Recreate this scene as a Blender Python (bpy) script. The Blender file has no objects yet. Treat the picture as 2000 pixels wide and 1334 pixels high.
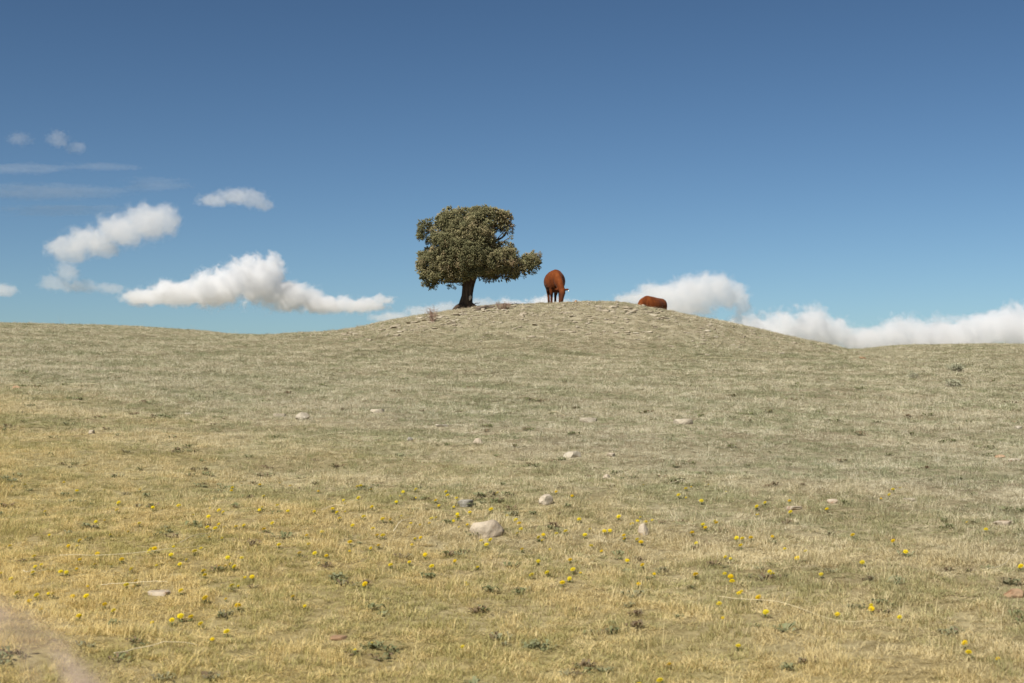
import bpy, bmesh, math, random
import numpy as np
from mathutils import Vector, Matrix

R = math.radians
rng = np.random.default_rng(11)
random.seed(11)
sc = bpy.context.scene
COL = sc.collection

# ------------------------------------------------------------------ camera, sky, sun, exposure
F = 2778.0                      # focal length in photograph pixels (50 mm on 36 mm)
CZ = 1.6
PITCH = math.atan(133 / F)
cam_d = bpy.data.cameras.new('camera'); cam = bpy.data.objects.new('camera', cam_d); COL.objects.link(cam)
cam_d.sensor_width = 36; cam_d.lens = 50.0; cam_d.clip_start = 0.1; cam_d.clip_end = 30000
cam.location = (0, 0, CZ); cam.rotation_euler = (R(90) + PITCH, 0, 0)
cam_d.dof.use_dof = True; cam_d.dof.focus_distance = 24.0; cam_d.dof.aperture_fstop = 5.6
sc.camera = cam

SUN_DIR = Vector((-0.38, -0.56, 0.76)).normalized()       # towards the sun
w = bpy.data.worlds.new('World'); sc.world = w; w.use_nodes = True
nt = w.node_tree; nt.nodes.clear()
sky = nt.nodes.new('ShaderNodeTexSky'); sky.sky_type = 'NISHITA'; sky.sun_disc = False
sky.sun_elevation = math.asin(SUN_DIR.z); sky.sun_rotation = math.atan2(SUN_DIR.x, SUN_DIR.y) % (2 * math.pi)
sky.altitude = 0; sky.air_density = 0.6; sky.dust_density = 1.0; sky.ozone_density = 1.0
hs = nt.nodes.new('ShaderNodeMix'); hs.data_type = 'RGBA'; hs.blend_type = 'MULTIPLY'; hs.inputs[0].default_value = 1.0; hs.inputs[7].default_value = (0.775, 0.772, 0.655, 1)
gm = nt.nodes.new('ShaderNodeGamma'); gm.inputs['Gamma'].default_value = 1.42         # polarised, contrasty film sky
bg = nt.nodes.new('ShaderNodeBackground'); bg.inputs['Strength'].default_value = 0.05
out = nt.nodes.new('ShaderNodeOutputWorld')
nt.links.new(sky.outputs[0], gm.inputs[0]); nt.links.new(gm.outputs[0], hs.inputs[6])
sa = nt.nodes.new('ShaderNodeHueSaturation'); sa.inputs['Saturation'].default_value = 1.05
nt.links.new(hs.outputs[2], sa.inputs['Color']); nt.links.new(sa.outputs[0], bg.inputs[0]); nt.links.new(bg.outputs[0], out.inputs[0])

sun_d = bpy.data.lights.new('sun', 'SUN'); sun = bpy.data.objects.new('sun', sun_d); COL.objects.link(sun)
sun_d.energy = 4.6; sun_d.angle = R(0.53); sun_d.color = (1.0, 0.955, 0.88)
sun.rotation_euler = SUN_DIR.to_track_quat('Z', 'Y').to_euler()

sc.view_settings.view_transform = 'Standard'; sc.view_settings.look = 'None'
sc.view_settings.exposure = 0.5; sc.view_settings.gamma = 1.0
sc.render.engine = 'CYCLES'
cy = sc.cycles
cy.use_denoising = True
cy.max_bounces = 20; cy.diffuse_bounces = 3; cy.transparent_max_bounces = 8; cy.volume_bounces = 20
cy.caustics_reflective = False; cy.caustics_refractive = False

# ------------------------------------------------------------------ helpers
def tag(o, label=None, cat=None, group=None, kind=None):
    if label: o['label'] = label
    if cat: o['category'] = cat
    if group: o['group'] = group
    if kind: o['kind'] = kind
    return o

def np_mesh(name, v, f, smooth=False):
    """mesh from numpy arrays; f is (n,3) or (n,4)"""
    v = np.asarray(v, np.float32); f = np.asarray(f, np.int32)
    m = bpy.data.meshes.new(name); n, k = f.shape
    m.vertices.add(len(v)); m.vertices.foreach_set('co', v.ravel())
    m.loops.add(n * k); m.loops.foreach_set('vertex_index', f.ravel())
    m.polygons.add(n); m.polygons.foreach_set('loop_start', np.arange(0, n * k, k, dtype=np.int32))
    m.polygons.foreach_set('loop_total', np.full(n, k, np.int32))
    if smooth: m.polygons.foreach_set('use_smooth', np.ones(n, bool))
    m.update(calc_edges=True); m.validate()
    return m

def link(name, mesh, mat=None, parent=None, loc=(0, 0, 0), rot=(0, 0, 0), scale=(1, 1, 1)):
    o = bpy.data.objects.new(name, mesh); COL.objects.link(o)
    if mat is not None and mesh is not None and not mesh.materials: mesh.materials.append(mat)
    o.location = loc; o.rotation_euler = rot; o.scale = scale
    if parent is not None: o.parent = parent
    return o

def empty(name, loc, rot=(0, 0, 0)):
    o = bpy.data.objects.new(name, None); COL.objects.link(o); o.location = loc; o.rotation_euler = rot
    o.empty_display_size = 0.2
    return o

class Waves:
    """smooth pseudo noise: a sum of random sines"""
    def __init__(s, seed, wl0, wl1, n=14):
        r = np.random.default_rng(seed); a = r.uniform(0, 2 * np.pi, n); wl = np.exp(r.uniform(np.log(wl0), np.log(wl1), n))
        s.k = np.stack([np.cos(a), np.sin(a)], 1) * (2 * np.pi / wl)[:, None]; s.p = r.uniform(0, 2 * np.pi, n); s.n = n
    def __call__(s, x, y):
        t = 0
        for k, p in zip(s.k, s.p): t = t + np.sin(k[0] * x + k[1] * y + p)
        return t / math.sqrt(s.n / 2)          # about unit variance

# ------------------------------------------------------------------ terrain height
YB, YM = 74.0, 61.0
XB = np.array([-34.69, -26.68, -22.68, -18.68, -16.01, -13.87, -11.74, -8.0, 0.0, 8.0, 13.33, 17.06, 20.0, 22.67, 26.67, 34.66])
HB = np.array([6.191, 6.232, 6.201, 6.058, 5.893, 5.656, 5.601, 5.505, 5.298, 5.092, 4.955, 4.858, 5.107, 5.121, 5.133, 5.114])
XM = np.array([-11.43, -9.67, -7.92, -6.6, -5.72, -4.4, -3.08, -2.2, -0.88, 0.0, 1.32, 2.64, 3.96, 5.28, 6.6, 8.36, 9.9, 11.0, 12.31, 13.19, 14.07])
HM = np.array([0.0, 0.233, 0.403, 0.587, 0.802, 1.096, 1.346, 1.497, 1.659, 1.744, 1.86, 1.91, 1.871, 1.787, 1.635, 1.312, 1.01, 0.808, 0.485, 0.24, 0.0])
def pchip(x, xp, fp):
    h = np.diff(xp); d = np.diff(fp) / h
    m = np.zeros_like(fp); den = d[:-1] + d[1:]; den = np.where(np.abs(den) < 1e-9, 1e-9, den)
    m[1:-1] = np.where(d[:-1] * d[1:] > 0, 2 * d[:-1] * d[1:] / den, 0)
    i = np.clip(np.searchsorted(xp, x) - 1, 0, len(xp) - 2); t = np.clip((x - xp[i]) / h[i], 0, 1)
    return fp[i] * (2 * t**3 - 3 * t**2 + 1) + m[i] * h[i] * (t**3 - 2 * t**2 + t) + fp[i + 1] * (-2 * t**3 + 3 * t**2) + m[i + 1] * h[i] * (t**3 - t**2)
def bump_y(y):
    d = y - YM
    f = np.where(d < 0, np.clip(1 + d / 17, 0, 1), np.clip(1 - d / 13, 0, 1))
    return f * f * (3 - 2 * f)
N_BIG = Waves(1, 3.5, 9.0); N_MID = Waves(2, 0.9, 2.2, 20); N_SM = Waves(3, 0.35, 0.7, 20)
def mound(x, y):
    m = pchip(x, XM, HM); m = np.where((x < XM[0]) | (x > XM[-1]), 0, m)
    return m * bump_y(y)
def ground_z(x, y):
    x = np.asarray(x, float); y = np.asarray(y, float)
    t = y / YB
    p = np.maximum(t - 1.9 * 0.035 * np.logaddexp(0, (t - 1) / 0.035), -0.08)
    base = pchip(x, XB, HB) * p
    near = np.exp(-((x / 60) ** 2 + ((y - 35) / 70) ** 2))
    md = mound(x, y)
    return base + md + near * (0.028 * N_BIG(x, y) + 0.010 * N_MID(x, y) + 0.005 * N_SM(x, y)) + 0.012 * np.clip(md, 0, 1) * N_MID(x + 40, y)
def gz(x, y): return float(ground_z(np.array([x]), np.array([y]))[0])
YS = np.arange(4.0, 80.0, 0.02)
def on_ground(px, py):
    """where the line of sight through a photograph pixel meets the ground: (x, y, z)"""
    v = (667 - py) / F; u = (px - 1000) / F
    dy = math.cos(PITCH) - v * math.sin(PITCH); dz = math.sin(PITCH) + v * math.cos(PITCH)
    z = CZ + YS * dz / dy; x = YS * u / dy
    hit = np.nonzero(ground_z(x, YS) >= z)[0]
    k = hit[0] if len(hit) else len(YS) - 1
    return float(x[k]), float(YS[k]), gz(x[k], YS[k])
def at_depth(px, py, y):
    v = (667 - py) / F; u = (px - 1000) / F
    dy = math.cos(PITCH) - v * math.sin(PITCH); dz = math.sin(PITCH) + v * math.cos(PITCH)
    return Vector((y * u / dy, y, CZ + y * dz / dy))

# ------------------------------------------------------------------ node helpers / materials
class NB:
    def __init__(s, name):
        s.m = bpy.data.materials.new(name); s.m.use_nodes = True; s.t = s.m.node_tree; s.t.nodes.clear()
        s.out = s.t.nodes.new('ShaderNodeOutputMaterial')
    def n(s, typ, **kw):
        nd = s.t.nodes.new(typ)
        for k, v in kw.items():
            if k in nd.bl_rna.properties: setattr(nd, k, v)
            else: nd.inputs[k].default_value = v
        return nd
    def l(s, a, b): s.t.links.new(a, b)
    def noise(s, vec, scale, detail=4, rough=0.55, dist=0.0):
        nd = s.n('ShaderNodeTexNoise'); nd.inputs['Scale'].default_value = scale; nd.inputs['Detail'].default_value = detail
        nd.inputs['Roughness'].default_value = rough; nd.inputs['Distortion'].default_value = dist
        if vec is not None: s.l(vec, nd.inputs['Vector'])
        return nd.outputs['Fac']
    def ramp(s, fac, stops, interp='LINEAR'):
        nd = s.n('ShaderNodeValToRGB'); cr = nd.color_ramp; cr.interpolation = interp
        while len(cr.elements) > 1: cr.elements.remove(cr.elements[-1])
        cr.elements[0].position = stops[0][0]; cr.elements[0].color = (*stops[0][1], 1)
        for p, c in stops[1:]:
            e = cr.elements.new(p); e.color = (*c, 1)
        s.l(fac, nd.inputs['Fac']); return nd.outputs['Color']
    def rng(s, fac, a, b, c=0.0, d=1.0):
        nd = s.n('ShaderNodeMapRange'); nd.interpolation_type = 'SMOOTHSTEP'
        for i, v in zip((1, 2, 3, 4), (a, b, c, d)): nd.inputs[i].default_value = v
        s.l(fac, nd.inputs[0]); return nd.outputs[0]
    def math(s, op, a, b=None):
        nd = s.n('ShaderNodeMath', operation=op)
        for i, v in enumerate((a, b)):
            if v is None: continue
            if isinstance(v, (int, float)): nd.inputs[i].default_value = v
            else: s.l(v, nd.inputs[i])
        return nd.outputs[0]
    def mix(s, fac, a, b, blend='MIX'):
        nd = s.n('ShaderNodeMix', data_type='RGBA', blend_type=blend)
        for i, v in ((0, fac), (6, a), (7, b)):
            if isinstance(v, (int, float)): nd.inputs[i].default_value = v
            elif isinstance(v, tuple): nd.inputs[i].default_value = (*v, 1)
            else: s.l(v, nd.inputs[i])
        return nd.outputs[2]
    def pos(s): return s.n('ShaderNodeNewGeometry').outputs['Position']
    def obj(s): return s.n('ShaderNodeTexCoord').outputs['Object']
    def rand(s): return s.n('ShaderNodeObjectInfo').outputs['Random']
    def scaled(s, vec, sx, sy, sz):
        nd = s.n('ShaderNodeMapping'); nd.inputs['Scale'].default_value = (sx, sy, sz); s.l(vec, nd.inputs['Vector']); return nd.outputs[0]
    def finish(s, col, rough=0.9, bump=None, strength=0.3, dist=0.01, spec=0.2, sheen=0.0):
        p = s.n('ShaderNodeBsdfPrincipled'); p.inputs['Roughness'].default_value = rough
        p.inputs['Specular IOR Level'].default_value = spec
        if sheen: p.inputs['Sheen Weight'].default_value = sheen
        if isinstance(col, tuple): p.inputs['Base Color'].default_value = (*col, 1)
        else: s.l(col, p.inputs['Base Color'])
        if bump is not None:
            b = s.n('ShaderNodeBump'); b.inputs['Strength'].default_value = strength; b.inputs['Distance'].default_value = dist
            s.l(bump, b.inputs['Height']); s.l(b.outputs[0], p.inputs['Normal'])
        s.l(p.outputs[0], s.out.inputs['Surface']); return s.m
    def leaf(s, col, trans=0.3):
        d = s.n('ShaderNodeBsdfDiffuse'); t = s.n('ShaderNodeBsdfTranslucent'); m = s.n('ShaderNodeMixShader')
        m.inputs[0].default_value = trans
        s.l(col, d.inputs[0]); s.l(col, t.inputs[0]); s.l(d.outputs[0], m.inputs[1]); s.l(t.outputs[0], m.inputs[2])
        s.l(m.outputs[0], s.out.inputs['Surface']); return s.m

def amber_leak(b, pos):
    """amber light leak painted into the turf colour, strongest near the camera and left"""
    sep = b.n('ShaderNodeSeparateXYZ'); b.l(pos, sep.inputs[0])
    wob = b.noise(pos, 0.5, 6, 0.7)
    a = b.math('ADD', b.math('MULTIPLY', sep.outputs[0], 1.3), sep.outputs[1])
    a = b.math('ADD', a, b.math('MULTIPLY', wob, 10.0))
    return b.rng(a, 24.0, 7.0)  # mask of the painted light leak, fading away up the slope and rightwards

def m_ground():
    b = NB('pasture_ground'); p = b.pos()
    big = b.noise(p, 0.22, 5, 0.6); mid = b.noise(p, 1.3, 6, 0.65); fine = b.noise(p, 14.0, 6, 0.75); grit = b.noise(p, 45.0, 3, 0.8)
    c = b.mix(b.rng(mid, 0.36, 0.64), (0.22, 0.185, 0.115), (0.36, 0.32, 0.215))
    c = b.mix(b.math('MULTIPLY', b.rng(big, 0.46, 0.62), 0.5), c, (0.21, 0.22, 0.12))
    c = b.mix(b.rng(b.noise(p, 0.55, 6, 0.7), 0.60, 0.70, 0, 0.8), c, (0.35, 0.28, 0.20))       # bare trodden earth
    kn = b.n('ShaderNodeAttribute', attribute_name='knoll').outputs['Fac']
    c = b.mix(b.math('MULTIPLY', b.rng(kn, 0.1, 0.8), b.rng(mid, 0.3, 0.6, 0.35, 0.95)), c, (0.38, 0.335, 0.235))       # stony pale soil of the knoll
    c = b.mix(b.math('MULTIPLY', amber_leak(b, p), 0.55), c, (0.42, 0.315, 0.11))  # warm light-leak glow painted into the soil colour
    c = b.mix(b.rng(fine, 0.32, 0.62), b.mix(1.0, c, (0.52, 0.50, 0.45), 'MULTIPLY'), c)
    c = b.mix(b.rng(grit, 0.62, 0.74, 0, 0.6), c, (0.62, 0.56, 0.43))
    return b.finish(c, 0.95, fine, 0.8, 0.03, 0.05)

def m_grass(name, stops, leak_gold, leak_mix, bleach, trans=0.28):
    b = NB(name); p = b.pos(); r = b.rand()
    tone = b.n('ShaderNodeAttribute', attribute_name='tone').outputs['Fac']
    c = b.ramp(b.math('FRACT', b.math('ADD', b.math('MULTIPLY', r, 0.5), b.math('MULTIPLY', tone, 0.5))), stops)
    c = b.mix(b.rng(tone, 0.86, 0.92, 0, 0.75), c, (0.20, 0.13, 0.075))
    pat = b.noise(p, 0.9, 4, 0.6)
    c = b.mix(b.rng(pat, 0.3, 0.7, 0.3, 0.0), c, (0.24, 0.20, 0.12))
    p2 = b.noise(p, 3.6, 5, 0.65); p3 = b.noise(b.scaled(p, 1, 1, 0.2), 1.7, 5, 0.7)
    c = b.mix(b.rng(p2, 0.56, 0.68, 0, 0.5), c, (0.36, 0.27, 0.19))       # rusty litter
    c = b.mix(b.rng(p2, 0.44, 0.33, 0, 0.45), c, bleach)
    c = b.mix(b.rng(p3, 0.60, 0.70, 0, 0.45), c, (0.25, 0.24, 0.135))
    c = b.mix(b.math('MULTIPLY', amber_leak(b, p), leak_mix), c, leak_gold)  # same amber light leak painted into the blade colour
    return b.leaf(c, trans)

M = {}
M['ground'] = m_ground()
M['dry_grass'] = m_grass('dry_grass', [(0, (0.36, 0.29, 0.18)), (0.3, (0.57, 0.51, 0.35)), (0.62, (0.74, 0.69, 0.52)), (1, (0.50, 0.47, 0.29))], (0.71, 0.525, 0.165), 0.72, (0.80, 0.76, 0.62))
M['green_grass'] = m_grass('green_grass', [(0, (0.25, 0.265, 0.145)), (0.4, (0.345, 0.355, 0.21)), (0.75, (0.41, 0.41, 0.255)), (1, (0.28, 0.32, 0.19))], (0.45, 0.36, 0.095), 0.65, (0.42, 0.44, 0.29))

def m_rock(name, a, bcol, c, spot):
    b = NB(name); p = b.obj(); g = b.pos()
    n1 = b.noise(g, 3.0, 6, 0.65); n2 = b.noise(g, 22.0, 6, 0.7); n3 = b.noise(g, 9.0, 3)
    col = b.ramp(n1, [(0.3, a), (0.5, bcol), (0.72, c)])
    col = b.mix(b.rng(n3, 0.60, 0.68, 0, 0.7), col, spot)
    col = b.mix(b.rng(n2, 0.3, 0.55, 0.35, 0), col, (0.12, 0.10, 0.07))
    return b.finish(col, 0.95, n2, 0.7, 0.02, 0.1)
M['limestone'] = m_rock('limestone', (0.24, 0.20, 0.14), (0.34, 0.29, 0.215), (0.43, 0.375, 0.285), (0.27, 0.235, 0.14))
M['pink_stone'] = m_rock('pink_stone', (0.31, 0.245, 0.175), (0.43, 0.36, 0.27), (0.50, 0.435, 0.335), (0.26, 0.14, 0.07))
M['grey_stone'] = m_rock('grey_stone', (0.20, 0.185, 0.155), (0.27, 0.25, 0.21), (0.34, 0.32, 0.275), (0.20, 0.19, 0.15))
M['pale_stone'] = m_rock('pale_stone', (0.31, 0.265, 0.195), (0.41, 0.36, 0.275), (0.49, 0.44, 0.35), (0.42, 0.34, 0.24))
M['brown_stone'] = m_rock('brown_stone', (0.22, 0.13, 0.07), (0.30, 0.19, 0.11), (0.38, 0.26, 0.16), (0.16, 0.08, 0.04))

def m_bark():
    b = NB('juniper_bark'); p = b.obj()
    n = b.noise(b.scaled(p, 14, 14, 1.6), 1.0, 6, 0.65, 0.6); n2 = b.noise(p, 3.0, 3)
    c = b.ramp(n, [(0.3, (0.025, 0.018, 0.014)), (0.5, (0.07, 0.05, 0.036)), (0.7, (0.125, 0.09, 0.064))])
    c = b.mix(b.rng(n2, 0.5, 0.7, 0, 0.5), c, (0.09, 0.05, 0.03))
    return b.finish(c, 0.95, n, 1.0, 0.05, 0.1)
M['bark'] = m_bark()
b = NB('bare_wood'); n = b.noise(b.scaled(b.obj(), 10, 10, 2), 1.0, 4); M['bare_wood'] = b.finish(b.ramp(n, [(0.3, (0.38, 0.32, 0.26)), (0.7, (0.62, 0.55, 0.47))]), 0.9, n, 0.5, 0.01)
b = NB('deadwood'); n = b.noise(b.scaled(b.obj(), 3, 12, 12), 1.0, 4); M['deadwood'] = b.finish(b.ramp(n, [(0.3, (0.07, 0.05, 0.04)), (0.7, (0.20, 0.16, 0.12))]), 0.95, n, 0.6, 0.02)

def m_foliage():
    b = NB('juniper_foliage'); at = b.n('ShaderNodeAttribute', attribute_name='tint')
    t = at.outputs['Fac']
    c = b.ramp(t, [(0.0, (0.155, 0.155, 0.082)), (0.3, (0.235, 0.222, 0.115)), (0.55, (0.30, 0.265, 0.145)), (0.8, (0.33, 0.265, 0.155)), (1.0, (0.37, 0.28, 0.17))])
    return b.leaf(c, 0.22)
M['foliage'] = m_foliage()

def m_cow():
    b = NB('red_brown_coat'); p = b.obj()
    n = b.noise(b.scaled(p, 3, 3, 1.5), 2.0, 5, 0.6); f = b.noise(b.scaled(p, 60, 60, 18), 1.0, 4, 0.7)
    c = b.ramp(n, [(0.3, (0.085, 0.020, 0.004)), (0.5, (0.14, 0.034, 0.006)), (0.72, (0.19, 0.052, 0.010))])
    c = b.mix(b.rng(f, 0.35, 0.6, 0.35, 0), c, (0.055, 0.013, 0.004))
    sep = b.n('ShaderNodeSeparateXYZ'); b.l(p, sep.inputs[0])
    c = b.mix(b.rng(sep.outputs[2], 0.62, 0.30, 0, 0.6), c, (0.045, 0.016, 0.008))     # darker stockings
    return b.finish(c, 0.75, f, 0.5, 0.02, 0.12, 0.03)
M['cow'] = m_cow()
def plain(name, col, rough=0.8, var=0.25, scale=8.0, spec=0.2):
    b = NB(name); n = b.noise(b.obj(), scale, 4)
    return b.finish(b.mix(b.rng(n, 0.3, 0.7), tuple(x * (1 - var) for x in col), tuple(min(1, x * (1 + var)) for x in col)), rough, spec=spec)
M['hoof'] = plain('hoof_horn', (0.05, 0.035, 0.025), 0.6)
M['eye'] = plain('dark_eye', (0.012, 0.008, 0.006), 0.15, spec=0.5)
M['tag_white'] = plain('white_tag', (0.75, 0.74, 0.70), 0.5, 0.05)
b = NB('dandelion_yellow'); r = b.rand(); M['petal'] = b.leaf(b.ramp(r, [(0, (0.52, 0.34, 0.010)), (0.4, (0.63, 0.48, 0.016)), (0.8, (0.60, 0.48, 0.022)), (1, (0.46, 0.36, 0.03))]), 0.2)
b = NB('dandelion_green'); r = b.rand(); M['herb'] = b.leaf(b.ramp(r, [(0, (0.15, 0.18, 0.07)), (1, (0.24, 0.26, 0.12))]), 0.25)
b = NB('straw_stalk'); r = b.rand(); M['straw'] = b.finish(b.ramp(r, [(0, (0.58, 0.48, 0.28)), (1, (0.66, 0.58, 0.40))]), 0.7)
b = NB('dry_twig'); r = b.rand(); M['twig'] = b.finish(b.ramp(r, [(0, (0.22, 0.15, 0.11)), (1, (0.30, 0.20, 0.15))]), 0.9)
b = NB('sage_twig'); r = b.rand(); M['sage'] = b.finish(b.ramp(r, [(0, (0.24, 0.20, 0.15)), (1, (0.32, 0.28, 0.21))]), 0.9)
b = NB('sage_leaf'); r = b.rand(); M['sage_leaf'] = b.leaf(b.ramp(r, [(0, (0.34, 0.34, 0.23)), (1, (0.42, 0.40, 0.28))]), 0.2)

# ------------------------------------------------------------------ ground sheet to the horizon
def axis(lo, hi, step, far, k=1.32):
    a = np.arange(lo, hi + 1e-6, step); r = [a]; d = step; x = hi; right = []
    while x < far: d *= k; x += d; right.append(x)
    d = step; x = lo; left = []
    while x > -far: d *= k; x -= d; left.append(x)
    return np.concatenate([np.array(left[::-1]), a, np.array(right)])
gx = axis(-30, 30, 0.2, 12000); gy = axis(0, 80, 0.16, 12000)
GX, GY = np.meshgrid(gx, gy)
GZ = ground_z(GX.ravel(), GY.ravel())
nx, ny = len(gx), len(gy)
ii = (np.arange(ny - 1)[:, None] * nx + np.arange(nx - 1)[None, :]).ravel()
ground = link('ground', np_mesh('ground', np.stack([GX.ravel(), GY.ravel(), GZ], 1), np.stack([ii, ii + 1, ii + nx + 1, ii + nx], 1), True), M['ground'])
kn = np.clip(mound(GX.ravel(), GY.ravel()) / 1.2, 0, 1); ground.data.attributes.new('knoll', 'FLOAT', 'POINT').data.foreach_set('value', kn.astype(np.float32))
tag(ground, 'rolling dry pasture rising to a low rounded knoll', 'ground', kind='structure')

# ------------------------------------------------------------------ clouds: fog volumes far off
def cloud(blobs, dens, label, seed=0, soft=0.35, amp=1.6, nscale=1.0, depth=1.0, base=None, warp=1.4, stretch=(0.8, 0.8, 1.0), shells=((0.32, 0.10), (0.45, 0.30), (0.58, 0.60)), CD=6000.0):
    s = CD / F
    c0 = at_depth(sum(q[0] for q in blobs) / len(blobs), sum(q[1] for q in blobs) / len(blobs), CD)
    items = []
    for px, py, rx, ry in blobs:
        c = at_depth(px, py, CD) - c0; r = Vector((rx * s, max(rx, ry) * 0.8 * s * depth + ry * 0.5 * s, ry * s)); items.append((c, r))
    pad = 1.35
    lo = [min(c[i] - r[i] * pad for c, r in items) for i in range(3)]; hi = [max(c[i] + r[i] * pad for c, r in items) for i in range(3)]
    g = bpy.data.node_groups.new('cloud_field', 'GeometryNodeTree')
    g.interface.new_socket('Geometry', in_out='OUTPUT', socket_type='NodeSocketGeometry')
    g.interface.new_socket('Geometry', in_out='INPUT', socket_type='NodeSocketGeometry')
    N = g.nodes.new; L = g.links.new
    go = N('NodeGroupOutput'); posn = N('GeometryNodeInputPosition')
    def noise(vec, scale, detail, rough, col=False):
        n = N('ShaderNodeTexNoise'); n.noise_dimensions = '4D'; n.inputs['W'].default_value = seed * 3.7
        n.inputs['Scale'].default_value = scale; n.inputs['Detail'].default_value = detail; n.inputs['Roughness'].default_value = rough
        L(vec, n.inputs['Vector']); return n.outputs['Color' if col else 'Fac']
    def vm(op, a, bb):
        n = N('ShaderNodeVectorMath'); n.operation = op
        for i, v in enumerate((a, bb)):
            if v is None: continue
            if isinstance(v, (tuple, Vector)): n.inputs[i].default_value = tuple(v)
            else: L(v, n.inputs[i])
        return n
    def mt(op, a, bb=0.0, cc=0.0, clamp=False):
        n = N('ShaderNodeMath'); n.operation = op; n.use_clamp = clamp
        for i, v in enumerate((a, bb, cc)):
            if isinstance(v, (int, float)): n.inputs[i].default_value = v
            else: L(v, n.inputs[i])
        return n.outputs[0]
    ph = sum(r[2] for c, r in items) / len(items)             # typical half height
    wv = vm('SUBTRACT', noise(posn.outputs[0], nscale * 0.9 / ph, 2, 0.5, True), (0.5, 0.5, 0.5)).outputs[0]
    sc_ = N('ShaderNodeVectorMath'); sc_.operation = 'SCALE'; L(wv, sc_.inputs[0]); sc_.inputs['Scale'].default_value = ph * warp
    p = vm('ADD', posn.outputs[0], sc_.outputs[0]).outputs[0]
    field = None
    for c, r in items:
        q = vm('DIVIDE', vm('SUBTRACT', p, c).outputs[0], r).outputs[0]
        d = mt('SUBTRACT', 1.0, vm('LENGTH', q, None).outputs['Value'])
        field = d if field is None else mt('SMOOTH_MAX', field, d, 0.06)
    sv = vm('MULTIPLY', p, stretch).outputs[0]
    n = mt('SUBTRACT', noise(sv, nscale * 2.0 / ph, 8, 0.70), 0.5); n0 = mt('SUBTRACT', noise(sv, nscale * 0.55 / ph, 2, 0.5), 0.5)
    field = mt('ADD', mt('ADD', field, mt('MULTIPLY', n, amp * 2)), mt('MULTIPLY', n0, amp * 0.8))
    if base is not None:                                       # flat cloud base
        zb = at_depth(1000, base, CD).z - c0.z
        sp = N('ShaderNodeSeparateXYZ'); L(p, sp.inputs[0])
        field = mt('MINIMUM', field, mt('MULTIPLY', mt('SUBTRACT', sp.outputs[2], zb), 1.4 / ph))
    vc = N('GeometryNodeVolumeCube')
    vc.inputs['Min'].default_value = lo; vc.inputs['Max'].default_value = hi
    for i, k in enumerate(('Resolution X', 'Resolution Y', 'Resolution Z')): vc.inputs[k].default_value = int(max(24, min(340, (hi[i] - lo[i]) / ((3.8 if i != 1 else 7.0) * CD / 6000))))
    L(mt('ADD', field, 0.5), vc.inputs['Density'])
    jn = N('GeometryNodeJoinGeometry')
    for i, (th, share) in enumerate(shells):                   # thin skirts round a denser heart
        v2 = N('GeometryNodeVolumeToMesh'); v2.inputs['Adaptivity'].default_value = 0.2; v2.inputs['Threshold'].default_value = th; L(vc.outputs[0], v2.inputs['Volume'])
        st = N('GeometryNodeStoreNamedAttribute'); st.data_type = 'INT'; st.domain = 'FACE'; st.inputs['Name'].default_value = 'shell'; st.inputs['Value'].default_value = i
        L(v2.outputs[0], st.inputs[0]); L(st.outputs[0], jn.inputs[0])
    L(jn.outputs[0], go.inputs[0])
    me = bpy.data.meshes.new('tmp'); me.from_pydata([(0, 0, 0)], [], []); tmp = link('tmp', me)
    tmp.modifiers.new('field', 'NODES').node_group = g
    dg = bpy.context.evaluated_depsgraph_get(); am = bpy.data.meshes.new_from_object(tmp.evaluated_get(dg)); bpy.data.objects.remove(tmp)
    nv, npoly, nl = len(am.vertices), len(am.polygons), len(am.loops)
    co = np.empty(nv * 3, np.float32); am.vertices.foreach_get('co', co); co = co.reshape(-1, 3)
    am.calc_loop_triangles(); tri = np.empty(len(am.loop_triangles) * 3, np.int32); am.loop_triangles.foreach_get('vertices', tri); tri = tri.reshape(-1, 3)
    tpoly = np.empty(len(tri), np.int32); am.loop_triangles.foreach_get('polygon_index', tpoly)
    sh = np.empty(npoly, np.int32); am.attributes['shell'].data.foreach_get('value', sh); tsh = sh[tpoly]
    bpy.data.meshes.remove(am); bpy.data.node_groups.remove(g)
    root = None
    for i, (th, share) in enumerate(shells):
        f = tri[tsh == i]
        if len(f) < 20: continue
        u, inv = np.unique(f, return_inverse=True); cm = np_mesh('cloud', co[u], inv.reshape(-1, 3), True)
        b = NB('cloud_vapour'); pv = b.n('ShaderNodeVolumePrincipled'); pv.inputs['Color'].default_value = (0.95, 0.953, 0.962, 1)
        pv.inputs['Density'].default_value = dens * share; pv.inputs['Anisotropy'].default_value = 0.1
        b.l(pv.outputs[0], b.out.inputs['Volume']); cm.materials.append(b.m)
        if root is None: root = tag(link('cloud', cm, None, None, c0), label, 'cloud', 'fair weather clouds low over the horizon')
        else: link('vapour_core', cm, None, root)
    return root
CLOUDS = True
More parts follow.
